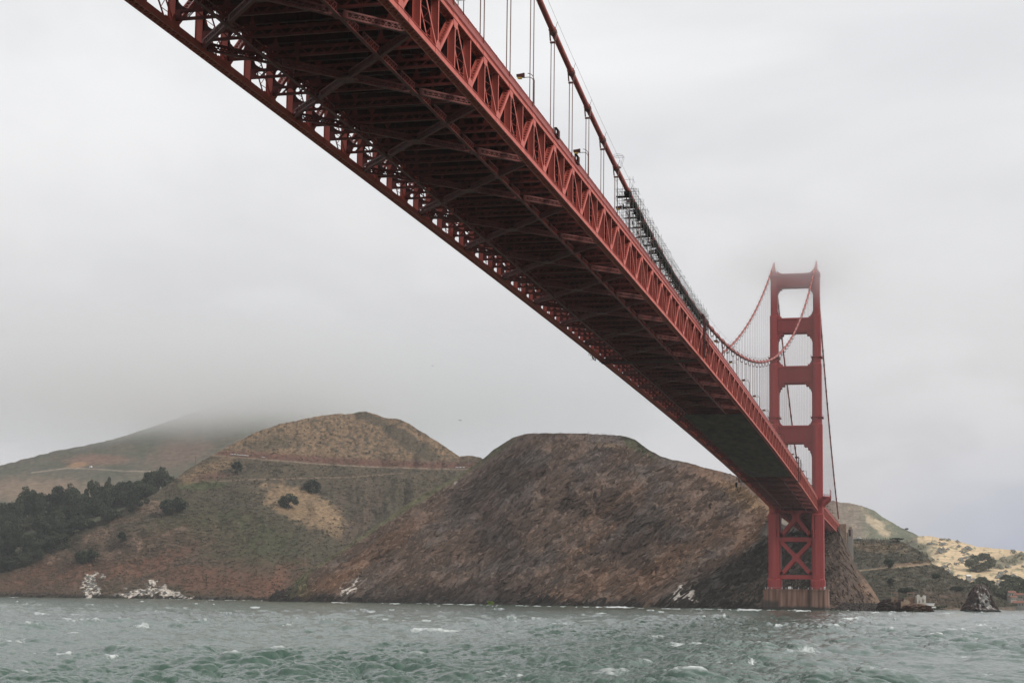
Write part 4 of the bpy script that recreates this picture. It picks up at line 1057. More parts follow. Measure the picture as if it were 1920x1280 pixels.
# anchorage pylon where the side span lands
pp = MB(); pp.box((-20, 343, 20), (20, 352, 71.5)); part('abutment', pp, M_RUSTC, bridge)

# ------------------------------------------------------------------ things on the bridge
def lamp():
    r_ = empty('street_lamp', (0, 0, 0), 'x', 'street lamp')
    m1 = MB(); m1.tube([(0, 0, 0), (0, 0, .8), (0, 0, .9), (0, 0, 6.6)], [.2, .2, .16, .13], 8); m1.box((-.22, -.22, 0), (.22, .22, .35))
    t = np.linspace(0, math.pi/2, 8)
    m1.tube(np.stack([-1.15+1.15*np.cos(t), t*0, 6.5+1.35*np.sin(t)], -1).tolist()+[[-1.9, 0, 7.85]], .065, 6)
    m1.tube(np.stack([-1.0+.9*np.cos(t), t*0, 6.3+.85*np.sin(t)], -1).tolist()+[[-1.9, 0, 7.15]], .065, 6)
    part('pole', m1, M_DARKRED, r_)
    m2 = MB(); m2.plate([(-1.75, 0, 7.95), (-1.75, 0, 7.1), (-2.3, 0, 7.2), (-3.15, 0, 7.3), (-3.2, 0, 7.75), (-2.3, 0, 7.85)], (0, 1, 0), .5)
    part('lamp_head', m2, M_DARKRED, r_)
    m3 = MB(); m3.plate([(-2.15, 0, 7.2), (-2.25, 0, 6.9), (-2.95, 0, 6.95), (-3.1, 0, 7.3)], (0, 1, 0), .42)
    part('lens', m3, M_AMBER, r_)
    return r_
ORD = ['nearest', 'second nearest', 'third nearest', 'fourth', 'fifth', 'sixth', 'seventh', 'eighth', 'ninth', 'tenth', 'eleventh', 'twelfth', 'thirteenth', 'fourteenth', 'fifteenth', 'sixteenth', 'seventeenth', 'eighteenth', 'nineteenth']
lp = None
ny_ = [-841.5+45.72*i_ for i_ in range(19)]+[60+45.72*i_ for i_ in range(6)]
for i_, Y in enumerate(ny_):
    if abs(Y) < 14: Y = 16.0
    if lp is None: lp = lamp(); o = lp
    else: o = copy_tree(lp)
    o.location = (13.1, Y, float(zb(Y))+8.27); o.scale = (.88,)*3
    o['group'] = 'street lamps along the bridge deck'
    if i_ == 0: o['label'] = 'largest street lamp with an amber lens, nearest the top of the photo'
    elif i_ == 1: o['label'] = 'street lamp with an amber lens just above the two railing cages'
    elif i_ in (2, 3, 4): o['label'] = ('top', 'middle', 'lowest')[i_-2]+' of the three street lamps hidden in the cable scaffold'
    elif i_ < 19: o['label'] = 'curved street lamp on the deck, %s one counted from the top of the photo' % ORD[i_]
    else: o['label'] = 'small curved street lamp on the side span beyond the tower, %s one from the tower' % ('nearest', 'second', 'third', 'fourth', 'fifth', 'sixth')[i_-19]
# sign
sg = empty('traffic_sign', (S+.3, -888.4, 0), 'white keep right sign on two posts above the railing at the top edge', 'traffic sign')
z = float(zb(-888.4))
mb = MB(); mb.box((-.42, -.04, z+8.25), (-.32, .04, z+11.4)); mb.box((.32, -.04, z+8.25), (.42, .04, z+11.4)); part('post', mb, M_DARKRED, sg)
mb = MB(); mb.box((-.62, -.09, z+10.1), (.62, -.045, z+11.6)); bd = part('board', mb, M_SIGN, sg)
for tx, zz in (('KEEP', 10.95), ('RIGHT', 10.28)):
    cu = bpy.data.curves.new('letters', 'FONT'); cu.body = tx; cu.size = .46; cu.align_x = 'CENTER'; cu.extrude = .006
    t_ = bpy.data.objects.new('letters', cu); col.objects.link(t_); t_.parent = sg; t_.location = (0, -.10, z+zz); t_.rotation_euler = (math.pi/2, 0, 0); cu.materials.append(M_LETTER)
    bpy.context.view_layer.update(); me_ = bpy.data.meshes.new_from_object(t_.evaluated_get(bpy.context.evaluated_depsgraph_get())); lt = link('lettering', me_, sg, t_.location); lt.rotation_euler = t_.rotation_euler; bpy.data.objects.remove(t_)
# railing cages
for i_, Y in enumerate((-828.5, -811.5)):
    z = float(zb(Y)); x = S+.22
    r_ = empty('railing_cage', (x, Y, z+8.3), ('upper', 'lower')[i_]+' of the two red cages standing on the bridge railing', 'cage', 'cages on the railing'); r_.scale = (.8, .8, .72)
    mb = MB(); mb.box((.05, .4, .2), (.5, 1.7, 1.9)); part('side_panel', mb, M_DARKRED, r_)
    mb = MB()
    for a in (-1.5, -1.1, -.6, -.2): mb.box((-.05, a-.03, 0), (.03, a+.03, 1.95))
    mb.box((-.05, -1.6, 1.92), (.5, 1.75, 1.98)); mb.box((-.05, -1.6, .1), (.5, 1.75, .16)); part('frame', mb, M_DARKRED, r_)
# cable inspection basket
Y = -767.5; z = float(zc(Y))
r_ = empty('inspection_basket', (S, Y, z+.6), 'thin wire fan-shaped basket perched on top of the main cable', 'basket')
mb = MB()
def fan(yy):
    c = [(-.45, yy, .2), (.55, yy, .2), (1.15, yy, 2.3), (-.95, yy, 2.3)]
    top = [(-1.05+2.2*t_, yy, 2.45+.35*math.sin(math.pi*t_)) for t_ in np.linspace(0, 1, 7)]
    return c, top
for yy in (-.6, .6):
    c, top = fan(yy)
    for a, b in zip(c, c[1:]+c[:1]): mb.beams(a, b, .05, .05, (0, 1, 0))
    for a, b in zip(top[:-1], top[1:]): mb.beams(a, b, .05, .05, (0, 1, 0))
for a in ((-.45, .2), (.55, .2), (1.15, 2.3), (-.95, 2.3)): mb.beams((a[0], -.6, a[1]), (a[0], .6, a[1]), .05, .05)
part('wire_frame', mb, M_STEEL, r_)
mb = MB(); mb.box((-.4, -.55, .1), (.5, .55, .18)); mb.box((-.25, -.2, .18), (.05, .1, .6)); part('floor', mb, M_TUBE, r_)
# scaffold round the cable
r_ = empty('cable_scaffold', (0, 0, 0), 'tube scaffolding with black netting wrapped round the main cable', 'scaffold')
tb, pfm, net = MB(), MB(), MB()
Ya, Yb_ = -757.0, -622.0
st = np.arange(Ya, Yb_, 2.4)
A, B = [], []
for i_, Y in enumerate(st):
    z0 = float(zb(Y))+8.3; z1 = float(zc(Y))+1.5+.5*math.sin(Y*1.7)
    for xx in (S-2.2, S-.8, S+.7, S+1.35):
        lo_ = z0 if (xx < S-2 or i_ % 2 == 0) else float(zc(Y))-2
        A.append((xx, Y, max(lo_, z0))); B.append((xx, Y, z1+(.5 if i_ % 3 == 0 else 0)))
    zz = z0+1.2
    while zz < z1:
        A.append((S-2.6, Y, zz)); B.append((S+1.5, Y, zz))
        for xx in (S-2.2, S+1.35):
            if i_+1 < len(st):
                A.append((xx, Y, zz)); B.append((xx, Y+2.4, zz+(float(zc(Y+2.4))-float(zc(Y)))*(1 if zz > float(zc(Y))-2 else 0)))
        zz += 1.1 if zz > float(zc(Y)) else 1.9
A = np.array(A); B = np.array(B)
tb.beams(A, B, .05, .05, (.3, .95, .1))
part('tube_frame', tb, M_TUBE, r_)
rg = random.Random(5)
for i_, Y in enumerate(st):
    c = float(zc(Y)); 
    w_ = 1 if i_ % 3 == 0 else .35
    pfm.box((S-.2-2.0*w_, Y, c-1.55), (S+.9, Y+(1.5 if i_ % 3 == 0 else .7), c-1.47))
    if i_ % 3 == 1 and rg.random() < .7: pfm.box((S-2.1, Y+.3, c-3.1), (S-.7, Y+1.2, c-3.03))
    if rg.random() < .85: net.box((S-.55, Y, c-1.25), (S+.72, Y+2.1, c-.56))
    if rg.random() < .35: net.box((S-1.6, Y, c-2.3), (S-1.5, Y+1.3, c-1.6))
part('platform', pfm, M_BLACK, r_, stuff=True); part('netting', net, M_BLACK, r_, stuff=True)
# maintenance travelers
def traveler(Y, label, rope):
    XO = 1.6 if rope else -.2
    z = float(zb(Y)); r_ = empty('maintenance_traveler', (0, Y, z), label, 'traveler', 'maintenance travelers hung round the deck')
    for sx in (-1, 1):
        mb = MB(); xs = sx*(S+1.7)
        for a in (-2.2, 0, 2.2):
            lo = -1.8 if rope else -.6
            mb.beams((xs, a, lo), (xs, a, 10.9), .22, .22, (0, 1, 0)); mb.beams((xs+sx*1.0, a, lo+1), (xs+sx*1.0, a, 9.8), .14, .14, (0, 1, 0))
        for q in np.arange(-1.8 if rope else -.5, 10.9, 1.25):
            mb.beams((xs, -2.2, q), (xs, 2.2, q), .14, .14); mb.beams((xs, 0, q), (xs+sx*1.0, 0, q), .1, .1)
            mb.beams((xs, -2.2, q), (xs, 2.2, q+1.2), .09, .09)
        mb.box((min(xs-sx*1.9, xs), -1.5, 10.7), (max(xs-sx*1.9, xs), 1.5, 11.3))
        part('side_frame', mb, M_DARKRED, r_)
    mb = MB()
    for a in (-1.6, 1.6):
        mb.beams((-S-XO, a, -1.5), (S+XO, a, -1.5), .15, .2); mb.beams((-S-XO, a, -.95), (S+XO, a, -.95), .08, .08)
        t = np.linspace(-S-XO, S+XO, 25)[:, None]; mb.beams(np.c_[t, t*0+a, t*0-1.5], np.c_[t, t*0+a, t*0-.95], .06, .06, (0, 1, 0))
    mb.box((-S-XO+.1, -1.5, -1.46), (S+XO-.1, 1.5, -1.42)); part('gangway', mb, M_DARKRED, r_)
    if rope:
        mb = MB(); t = np.linspace(0, 1, 16); mb.tube(np.stack([t*0-S-3.0, t*26, -2-5.0*np.sin(math.pi*t)**.8+t*1.5], -1), .16, 6)
        mb.beams((-S-3.0, 0, -4.4), (-S-3.0, 0, -1.8), 1.0, 1.2, (0, 1, 0))
        part('hose', mb, M_BLACK, r_)
    return r_
traveler(-636.0, 'red lattice traveler frame clamped round the truss in mid span', False)
traveler(-222.0, 'red traveler frame round the truss near the tower with a hanging hose', True)
# containment sheet under the bottom laterals
mb = MB(); Ys_ = np.arange(-500, -238, 2.5); Xs = np.linspace(-8.5, S-.8, 26)
XX, YY = np.meshgrid(Xs, Ys_); ZZ = zb(YY)-.62-.10*np.abs(np.sin((YY+500)/HP*math.pi))-.12*fbm(XX/3., YY/5., 3, 301)
n, nx = XX.shape; i, j = np.meshgrid(np.arange(n-1), np.arange(nx-1), indexing='ij')
F = np.stack([i*nx+j, i*nx+j+1, (i+1)*nx+j+1, (i+1)*nx+j], -1).reshape(-1, 4)
mb.raw(np.stack([XX, YY, ZZ], -1).reshape(-1, 3), F); mb.raw(np.stack([XX, YY, ZZ+.08], -1).reshape(-1, 3), F[:, ::-1])
Yq = np.arange(-499, -239, HP/2); mb.beams(np.stack([Yq*0-8.7, Yq, zb(Yq)-.85], -1), np.stack([Yq*0+S-.7, Yq, zb(Yq)-.85], -1), .16, .14)
tag(link('containment_sheet', mb.mesh('containment_sheet', M_NET)), 'dark grey containment sheet slung under the deck before the tower', 'sheet')

# ------------------------------------------------------------------ trees
def crown(kind, seed):
    """leaf clumps spread through an uneven crown of unit height and unit width"""
    rg = np.random.default_rng(seed)
    n = 2600
    lobes = []
    if kind == 'cone':
        for q in range(26):
            t = rg.random()**.8; r = .46*(1-t)**.75+.03; a = rg.random()*6.28
            lobes.append((math.cos(a)*r*.62, math.sin(a)*r*.62, .10+.85*t, .18*(1-t*.65), .075))
    elif kind == 'flat':
        for q in range(20):
            r = .44*rg.random()**.5; a = rg.random()*6.28
            lobes.append((math.cos(a)*r, math.sin(a)*r, .62+.28*rg.random()-.2*r, .17, .09))
    else:
        for q in range(22):
            t = rg.random(); r = .36*math.sin(math.pi*min(1, .18+t*.75))**.8; a = rg.random()*6.28
            lobes.append((math.cos(a)*r, math.sin(a)*r, .14+.74*t, .19, .13))
    lob = np.array(lobes); pick = rg.integers(0, len(lob), n)
    dirs = rg.normal(size=(n, 3)); dirs /= np.linalg.norm(dirs, axis=1, keepdims=True)
    rad = rg.random(n)**.33
    P = lob[pick, :3]+dirs*rad[:, None]*np.stack([lob[pick, 3], lob[pick, 3], lob[pick, 4]], -1)
    P[:, 2] = P[:, 2].clip(.03, 1.03)
    s = rg.uniform(.022, .05, n)
    u = rg.normal(size=(n, 3)); u /= np.linalg.norm(u, axis=1, keepdims=True)
    v = np.cross(u, rg.normal(size=(n, 3))); v /= np.linalg.norm(v, axis=1, keepdims=True)
    V = np.stack([P-u*s[:, None], P+v*s[:, None]*.8, P+u*s[:, None], P-v*s[:, None]*.8], 1).reshape(-1, 3)
    return V, np.arange(n*4).reshape(-1, 4)
CR = {}
for nm, kinds, mt in (('dark', ('cone', 'round', 'cone', 'round', 'round'), M_LEAF), ('gum', ('round', 'round'), M_LEAF2), ('flat', ('flat',), M_LEAF)):
    for q, kd in enumerate(kinds):
        V, F = crown(kd, 40+q+len(nm)); mb = MB(); mb.raw(V, F)
        tk = MB(); tk.tube([(0, 0, -.06), (.01, 0, .25), (.02, .01, .5), (0, 0, .8)], [.035, .028, .02, .008], 6)
        for b_ in range(6):
            a = b_*1.05; zq = .2+.09*b_; tk.tube([(0, 0, zq), (math.cos(a)*.14, math.sin(a)*.14, zq+.08), (math.cos(a)*.27, math.sin(a)*.27, zq+.12)], [.014, .01, .004], 5)
        CR.setdefault(nm, []).append((mb.mesh('crown', (mt, M_LEAFB, M_LEAFC)[q % 3] if nm == 'dark' else mt), tk.mesh('trunk', M_BARK)))
tcount = 0
def tree(hname, x, y, wpx, hpx, kind='dark', label=None, group=None, name='cypress_tree', which=None):
    global tcount
    p = surf(hname, x, y); D = math.hypot(p[0]-CAM[0], p[1]-CAM[1]); s = D/FPX
    V = CR[kind]; me, tk = V[(tcount if which is None else which) % len(V)]; tcount += 1
    o = empty(name, p, label, 'tree', group, rz=tcount*2.4)
    o.scale = (wpx*s*1.12, wpx*s*1.12, hpx*s)
    link('crown', me, o); link('trunk', tk, o)
    return o
G1 = 'dark trees massed on the left knoll'
L1 = 'dark evergreen crowded into the wood on the left knoll'
LONE = [('hillside', 545, 953, 33, 30, 'bushy dark tree alone in the golden grass patch', 1), ('hillside', 588, 924, 29, 27, 'dark round tree at the top edge of the golden grass patch', 4), ('hillside', 445, 887, 19, 23, 'small dark tree alone below the cars on the road', 3),
        ('hillside', 328, 963, 46, 33, 'broad dark tree at the right foot of the wooded knoll', 1), ('hillside', 253, 960, 26, 30, 'dark tree standing in front of the bare rock on the knoll', 3), ('hillside', 275, 944, 10, 12, 'tiny dark tree on top of the bare pale rock', 4),
        ('hillside', 206, 978, 36, 26, 'wide low dark tree left of the pale rock face', 1), ('hillside', 170, 991, 17, 16, 'right one of the pair of small bushes above the reddish outcrop', 3), ('hillside', 152, 989, 18, 15, 'left one of the pair of small bushes above the reddish outcrop', 4),
        ('hillside', 140, 979, 9, 18, 'narrow dark tree at the lower edge of the wood', 0), ('hillside', 229, 1015, 16, 20, 'small dark tree right of the reddish rock outcrop', 3), ('hillside', 165, 1055, 38, 30, 'bushy tree low on the brown slope beneath the outcrop', 1),
        ('hillside', 114, 1030, 34, 33, 'large rounded tree left of the reddish rock outcrop', 4), ('hillside', 90, 1034, 14, 17, 'small tree tucked beside the large rounded tree', 3), ('hillside', 75, 1049, 20, 22, 'medium dark tree on the slope edge left of the outcrop', 1), ('hillside', 53, 1058, 15, 17, 'lowest small tree at the left slope edge', 4),
        ('wooded_slope', 298, 934, 38, 60, 'tallest dark tree on the crest of the left knoll', 1)]
for hn_, x, y, w_, h_, lb, wh in LONE: tree(hn_, x, y, w_, h_, 'dark', lb, 'separate trees on the left hillside', which=wh)
rg = random.Random(11)
for (x, y, w_, h_) in ((318, 938, 44, 46), (281, 932, 34, 48), (262, 936, 32, 36), (243, 940, 30, 38), (222, 945, 32, 42), (202, 950, 32, 56), (186, 952, 26, 40), (173, 955, 30, 56), (160, 960, 28, 42), (132, 972, 28, 66), (118, 970, 26, 46), (105, 972, 38, 60), (82, 978, 32, 55), (65, 978, 32, 52), (52, 966, 32, 54), (37, 985, 34, 52), (22, 995, 34, 52), (8, 992, 42, 50), (-12, 1000, 40, 55), (325, 926, 22, 34)):
    tree('wooded_slope', x, y, w_, h_, 'dark', L1, G1)
for q in range(64):
    x = rg.uniform(-40, 275); t = rg.random()**.8
    ylo = np.interp(x, (-40, 0, 50, 100, 140, 200, 250, 275), (1078, 1068, 1050, 1012, 985, 962, 948, 945)); yhi = np.interp(x, (-40, 0, 100, 200, 275), (1000, 985, 965, 948, 935))
    tree('wooded_slope', x, yhi+(ylo-yhi)*t, rg.uniform(26, 42), rg.uniform(30, 46), 'dark', L1, G1)
for q in range(16):
    x = -10+q*10.5+rg.uniform(-3, 3); y = float(np.interp(x, (-20, 0, 50, 100, 140, 200), (1082, 1072, 1056, 1020, 992, 970)))-1
    if x < 150: tree('hillside', x, y+3, rg.uniform(22, 34), rg.uniform(22, 30), 'dark', 'dark evergreen along the lower edge of the wood on the left', G1+', lower edge')
tree('shore_hill', 1666, 1063, 17, 20, 'dark', 'round dark tree above the dirt road right of the tower', None, which=1)
tree('shore_hill', 1669, 1095, 11, 15, 'dark', 'small dark tree below the dirt road right of the tower', None, which=3)
tree('shore_hill', 1682, 1016, 20, 9, 'flat', 'flat-topped spreading tree on the hilltop right of the crowd', None, name='umbrella_pine')
tree('shore_hill', 1755, 1082, 15, 10, 'dark', 'low dark bush on the shore hill crest above the ruin', None, which=4)
tree('shore_hill', 1700, 1108, 30, 12, 'dark', 'wide dark thicket on the slope above the ruin', None, which=1)
tree('shore_hill', 1795, 1106, 20, 11, 'dark', 'small dark thicket left of the sea stack', None, which=1)
tree('shore_hill', 1762, 1138, 24, 9, 'gum', 'green bush at the shore right of the ruin', None)
for x, y, w_, h_, q in ((1700, 990, 6, 4, 'left'), (1728, 1003, 5, 3, 'right')): tree('far_hill', x, y+1, w_, h_, 'dark', q+' one of two tiny dark trees on the skyline of the far right hill', 'skyline trees')
tree('golden_hill', 1830, 1072, 34, 32, 'gum', 'left half of the big tree clump on the golden hill', None, name='eucalyptus_tree')
tree('golden_hill', 1846, 1070, 34, 33, 'gum', 'right half of the big tree clump on the golden hill', None, name='eucalyptus_tree')
for q in range(46):
    x = rg.uniform(1812, 1960); y = rg.uniform(1098, 1128)
    if x < 1850 and y > 1112: y = 1104
    y = max(y, float(np.interp(x, (1800, 1830, 1870, 1920, 1960), (1113, 1102, 1098, 1099, 1098))))
    tree('village_slope', x, y, rg.uniform(14, 26), rg.uniform(14, 24), 'gum', 'grey-green tree in the grove at the right edge', 'trees in the right-hand grove', name='eucalyptus_tree')

# ------------------------------------------------------------------ rocks and ruin at the right
def rock(name, px, pyb, wpx, hpx, D, seed, tint, guano, label, prof, depth=.8):
    """rock standing in the sea: outline by height, full round body"""
    c = at_d(px, pyb, D); c[2] = 0; s = D/FPX
    W_, H_ = wpx*s, hpx*s
    na, nz = 140, 80
    a = np.linspace(0, 2*np.pi, na, endpoint=False)[None]; t = np.linspace(0, 1, nz)[:, None]
    r = np.interp(t, *zip(*prof))*(.90+.34*ridged(np.cos(a)*2.2+seed, np.sin(a)*2.2+t*4.5, 4, seed)+.45*fbm(a*0+np.cos(a)*4, t*7+np.sin(a)*4, 5, seed+3, .6))
    r[-1] = 0
    X_ = np.cos(a)*r*W_/2; Y_ = np.sin(a)*r*W_/2*depth; Z_ = t*H_+np.zeros_like(a)+H_*.07*fbm(np.cos(a)*5, np.sin(a)*5+t*6, 4, seed+7)-1.2*(t < .01)
    V = np.stack([X_, Y_, Z_], -1); C = np.ones(V.shape)*np.array(tint)
    nn = fbm(np.cos(a)*4+t*3, np.sin(a)*4+t*7, 5, seed+9, .65)
    C = mixc(C, (.035, .03, .028), sst(.0, .35, nn)*.7+np.zeros_like(r))
    C = mixc(C, (.17, .09, .07), sst(.1, .4, -nn)*.5)
    g = fbm(np.cos(a)*3.2+5+t*1.4, np.sin(a)*3.2+t*4.5, 5, seed+11, .65)+guano[0]-.55*np.abs(np.angle(np.exp(1j*(a+guano[1]))))/1.5
    C = mixc(C, (.50, .49, .46), sst(.10, .2, g)*sst(.0, .12, t)*sst(.97, .85, t))
    C = mixc(C, DARK, sst(.10, .05, t)+np.zeros_like(r))
    i, j = np.meshgrid(np.arange(nz-1), np.arange(na), indexing='ij')
    F = np.stack([i*na+j, i*na+(j+1) % na, (i+1)*na+(j+1) % na, (i+1)*na+j], -1).reshape(-1, 4)
    me = make_mesh(name, V.reshape(-1, 3), F, M_ROCK, True)
    ca = me.color_attributes.new('cover', 'FLOAT_COLOR', 'POINT'); C4 = np.ones((V.shape[0]*na, 4), np.float32); C4[:, :3] = np.clip(C.reshape(-1, 3), .01, .9)
    ca.data.foreach_set('color', C4.ravel())
    return tag(link(name, me, None, c), label, 'rock')
rock('sea_stack', 1838, 1146, 62, 48, 1260, 5, (.085, .062, .056), (.18, 1.25), 'tall pointed sea stack streaked white at the far right', ((0, 1.0), (.1, .88), (.3, .70), (.5, .60), (.7, .48), (.85, .38), (.95, .26), (1, .08)))
rock('shore_rock', 1675, 1147, 52, 23, 1090, 9, (.08, .055, .048), (-.6, 0), 'dark brown rock left of the ruined house', ((0, 1.0), (.4, .92), (.7, .8), (.9, .62), (1, .1)))
rock('shore_rock', 1720, 1149, 48, 14, 1080, 13, (.12, .07, .05), (-.1, 1.6), 'low rusty rock with the ruined house on it', ((0, 1.0), (.5, .95), (.8, .8), (1, .3)))
rock('shore_rock', 1694, 1148, 30, 15, 1095, 17, (.10, .065, .052), (-.4, 1.6), 'small rock between the two larger shore rocks', ((0, 1.0), (.5, .9), (1, .1)))
# ruin
D = 1082.
s = D/FPX; c = at_d(1728, 1149, D); c[2] = 3.0
r_ = empty('ruined_house', c, 'roofless white ruined house with two dark windows on the rock', 'ruin', rz=math.radians(14))
mb = MB()
wt = [(-2.9, 0), (-2.9, 7.4), (-2.0, 7.9), (-1.0, 7.7), (-.9, 6.3), (.4, 6.2), (.6, 7.3), (1.9, 7.5), (2.9, 6.9), (2.9, 0)]
def wall_open(mb, x0, x1, y, z0, tops, wins, th=.35):
    # wall of columns between x0 and x1 with ragged top, windows left open
    xs = sorted(set([x0, x1]+[t_[0] for t_ in tops]+[w for q in wins for w in q[:2]]))
    for a, b in zip(xs[:-1], xs[1:]):
        zt_ = float(np.interp((a+b)/2, *zip(*tops))); w_ = [q for q in wins if q[0] <= a+1e-6 and b <= q[1]+1e-6]
        if w_: mb.box((a, y-th/2, z0), (b, y+th/2, w_[0][2])); mb.box((a, y-th/2, w_[0][3]), (b, y+th/2, zt_))
        else: mb.box((a, y-th/2, z0), (b, y+th/2, zt_))
wall_open(mb, -2.9, 2.9, 0, -1.5, ((-2.9, 7.5), (-2.2, 7.9), (-1.2, 7.6), (-.7, 6.2), (.5, 6.1), (.9, 7.3), (2.0, 7.6), (2.9, 6.8)), ((-1.9, -.9, 2.6, 5.0), (.5, 1.3, 2.9, 5.0)))
mb.box((-2.9, .18, -1.5), (-2.55, 4, 7.2)); mb.box((2.55, .18, -1.5), (2.9, 4, 6.4)); mb.box((-2.55, 3.8, -1.5), (2.54, 4.1, 5.2))
part('wall', mb, M_RUIN, r_)
mb = MB(); mb.box((-2.5, .5, 1.0), (2.5, 3.7, 1.2)); part('floor', mb, M_RUSTC, r_)
mb = MB()
mb.box((-6.5, -.5, -1.5), (-3.0, 1.2, 2.2)); mb.box((-13, -.6, -1), (-7.0, .6, 3.4)); mb.box((-11.2, -.5, 3.4), (-8, .5, 4.6)); part('retaining_wall', mb, M_RUSTC, r_)
mb = MB(); mb.box((3.0, .5, 1.0), (8.2, 3.5, 2.2)); mb.box((3.0, .2, 2.2), (8.6, 3.9, 2.45)); mb.box((3.5, -.6, -.5), (9, .4, .4)); part('shed', mb, M_WHITE, r_)
c = at_d(1700, 1149, 1086.); c[2] = 6
r_ = empty('concrete_platform', c, 'weathered concrete platform on stilts behind the shore rocks', 'platform')
mb = MB()
for a, w_ in ((-7.5, 4.2), (2.5, 4.8)):
    mb.box((a-w_/2, -2, 5.4), (a+w_/2, 2, 6.1))
    for q in (-.8, .8):
        for yy in (-1.6, 1.6): mb.box((a+q*w_/2-.25, yy-.25, -6), (a+q*w_/2+.25, yy+.25, 5.4))
    mb.box((a-w_/2+.5, -1.5, -6), (a+w_/2-.5, 1.6, 3.4))
part('slab', mb, M_RUSTC, r_)
# boulders at the foot of the cliff
bm_ = MB(); rgn = np.random.default_rng(8)
for q in range(2600):
    x = rgn.uniform(1556, 1670); D = rgn.uniform(1085, 1150); p = at_d(x, 1140, D)
    z = max(0, (D-1085)/65)*4.0*sst(1560, 1580, x)+rgn.uniform(-.5, .6); sz = rgn.uniform(.5, 1.5)
    c = arr(p[0], p[1], z); dv = rgn.normal(size=(3, 3)); qq, _ = np.linalg.qr(dv)
    V = (np.array([(a, b, e_) for a in (-1, 1) for b in (-1, 1) for e_ in (-1, 1)])*rgn.uniform(.6, 1, (8, 3))*sz*.6)@qq+c
    bm_.raw(V, BOXF)
tag(link('boulders', bm_.mesh('boulders', M_STONE)), 'dark boulders heaped along the waterline right of the pier', 'boulders', kind='stuff')
# concrete pylon and wall behind the cliff
def boxthing(name, px, pyb, D, w_, d_, h_, m_, label, cat, extra=None, zbase=None):
    c = at_d(px, pyb, D)
    if zbase is not None: c[2] = zbase
    r_ = empty(name, c, label, cat)
    mb = MB(); mb.box((-w_/2, -d_/2, -12), (w_/2, d_/2, h_)); part('shaft', mb, m_, r_)
    if extra: extra(r_, w_, d_, h_)
    return r_
def pyx(r_, w_, d_, h_):
    mb = MB(); mb.box((-w_*.28, -d_*.4, h_), (w_*.28, d_*.4, h_+2.0)); part('cap', mb, M_RUSTC, r_)
    mb = MB(); mb.box((-w_*.25, -d_/2-.12, h_-6), (w_*.08, -d_/2, h_-.3)); part('painted_recess', mb, M_DARKRED, r_)  # raised dark plate, its colour stands in for a shaded hollow
M_CONC = mat('pale_concrete', (.36, .33, .30), .9, .2, var=.35, scale=.25, stretch=(1, 1, .2))
boxthing('concrete_pylon', 1595, 1062, 1450, 4.4, 4.2, 32, M_CONC, 'tall pale concrete pylon standing behind the cliff edge', 'pylon', pyx)
boxthing('concrete_wall', 1584, 1042, 1452, 5.0, 4.0, 20, M_CONC, 'lower pale concrete wall just left of the tall pylon', 'wall')
# houses at the right edge
def house(px, pyb, D, w_, d_, h_, label, roof=M_ROOF, nwin=3, rz=.3):
    c = on_d = at_d(px, pyb, D)
    r_ = empty('house', c, label, 'house', 'houses by the shore at the right edge', rz=rz)
    mb = MB(); mb.box((-w_/2, -d_/2, -4), (w_/2, d_/2, h_)); part('wall', mb, M_CREAM, r_)
    mb = MB(); q = .5; zt_ = h_+d_*.28
    mb.raw([(-w_/2-q, -d_/2-q, h_), (w_/2+q, -d_/2-q, h_), (w_/2+q, d_/2+q, h_), (-w_/2-q, d_/2+q, h_), (-w_/2-q, 0, zt_), (w_/2+q, 0, zt_)], [[0, 1, 5, 4], [2, 3, 4, 5], [0, 4, 3, 3], [1, 2, 5, 5], [0, 3, 2, 1]])
    part('roof', mb, roof, r_)
    for k_ in range(nwin):
        mb = MB(); xx = -w_/2+w_*(k_+.5)/nwin; mb.box((xx-.5, -d_/2-.06, h_*.35), (xx+.5, -d_/2-.01, h_*.75)); part('window', mb, M_GLASS, r_)
    return r_
house(1897, 1119, 1920, 8, 7, 5, 'small cream house with a red roof among the trees', rz=.2)
house(1911, 1124, 1900, 9, 7, 5.5, 'cream house with a red tiled roof right of the small one', rz=-.1)
house(1899, 1126, 1880, 7, 6, 4, 'low cream house below the other red roofs', rz=.4)
house(1913, 1137, 1790, 14, 8, 4, 'long low house with a red roof close to the water', rz=-.15, nwin=5)
house(1816, 1084, 2150, 5, 5, 3, 'tiny white house at the foot of the golden hill', M_WHITE, 1)
mb = MB()
boxthing('shore_wall', 1812, 1139.5, 1640, 26, 1.2, 1.6, M_CONC, 'pale low wall along the beach left of the sea stack', 'wall', zbase=1.5)
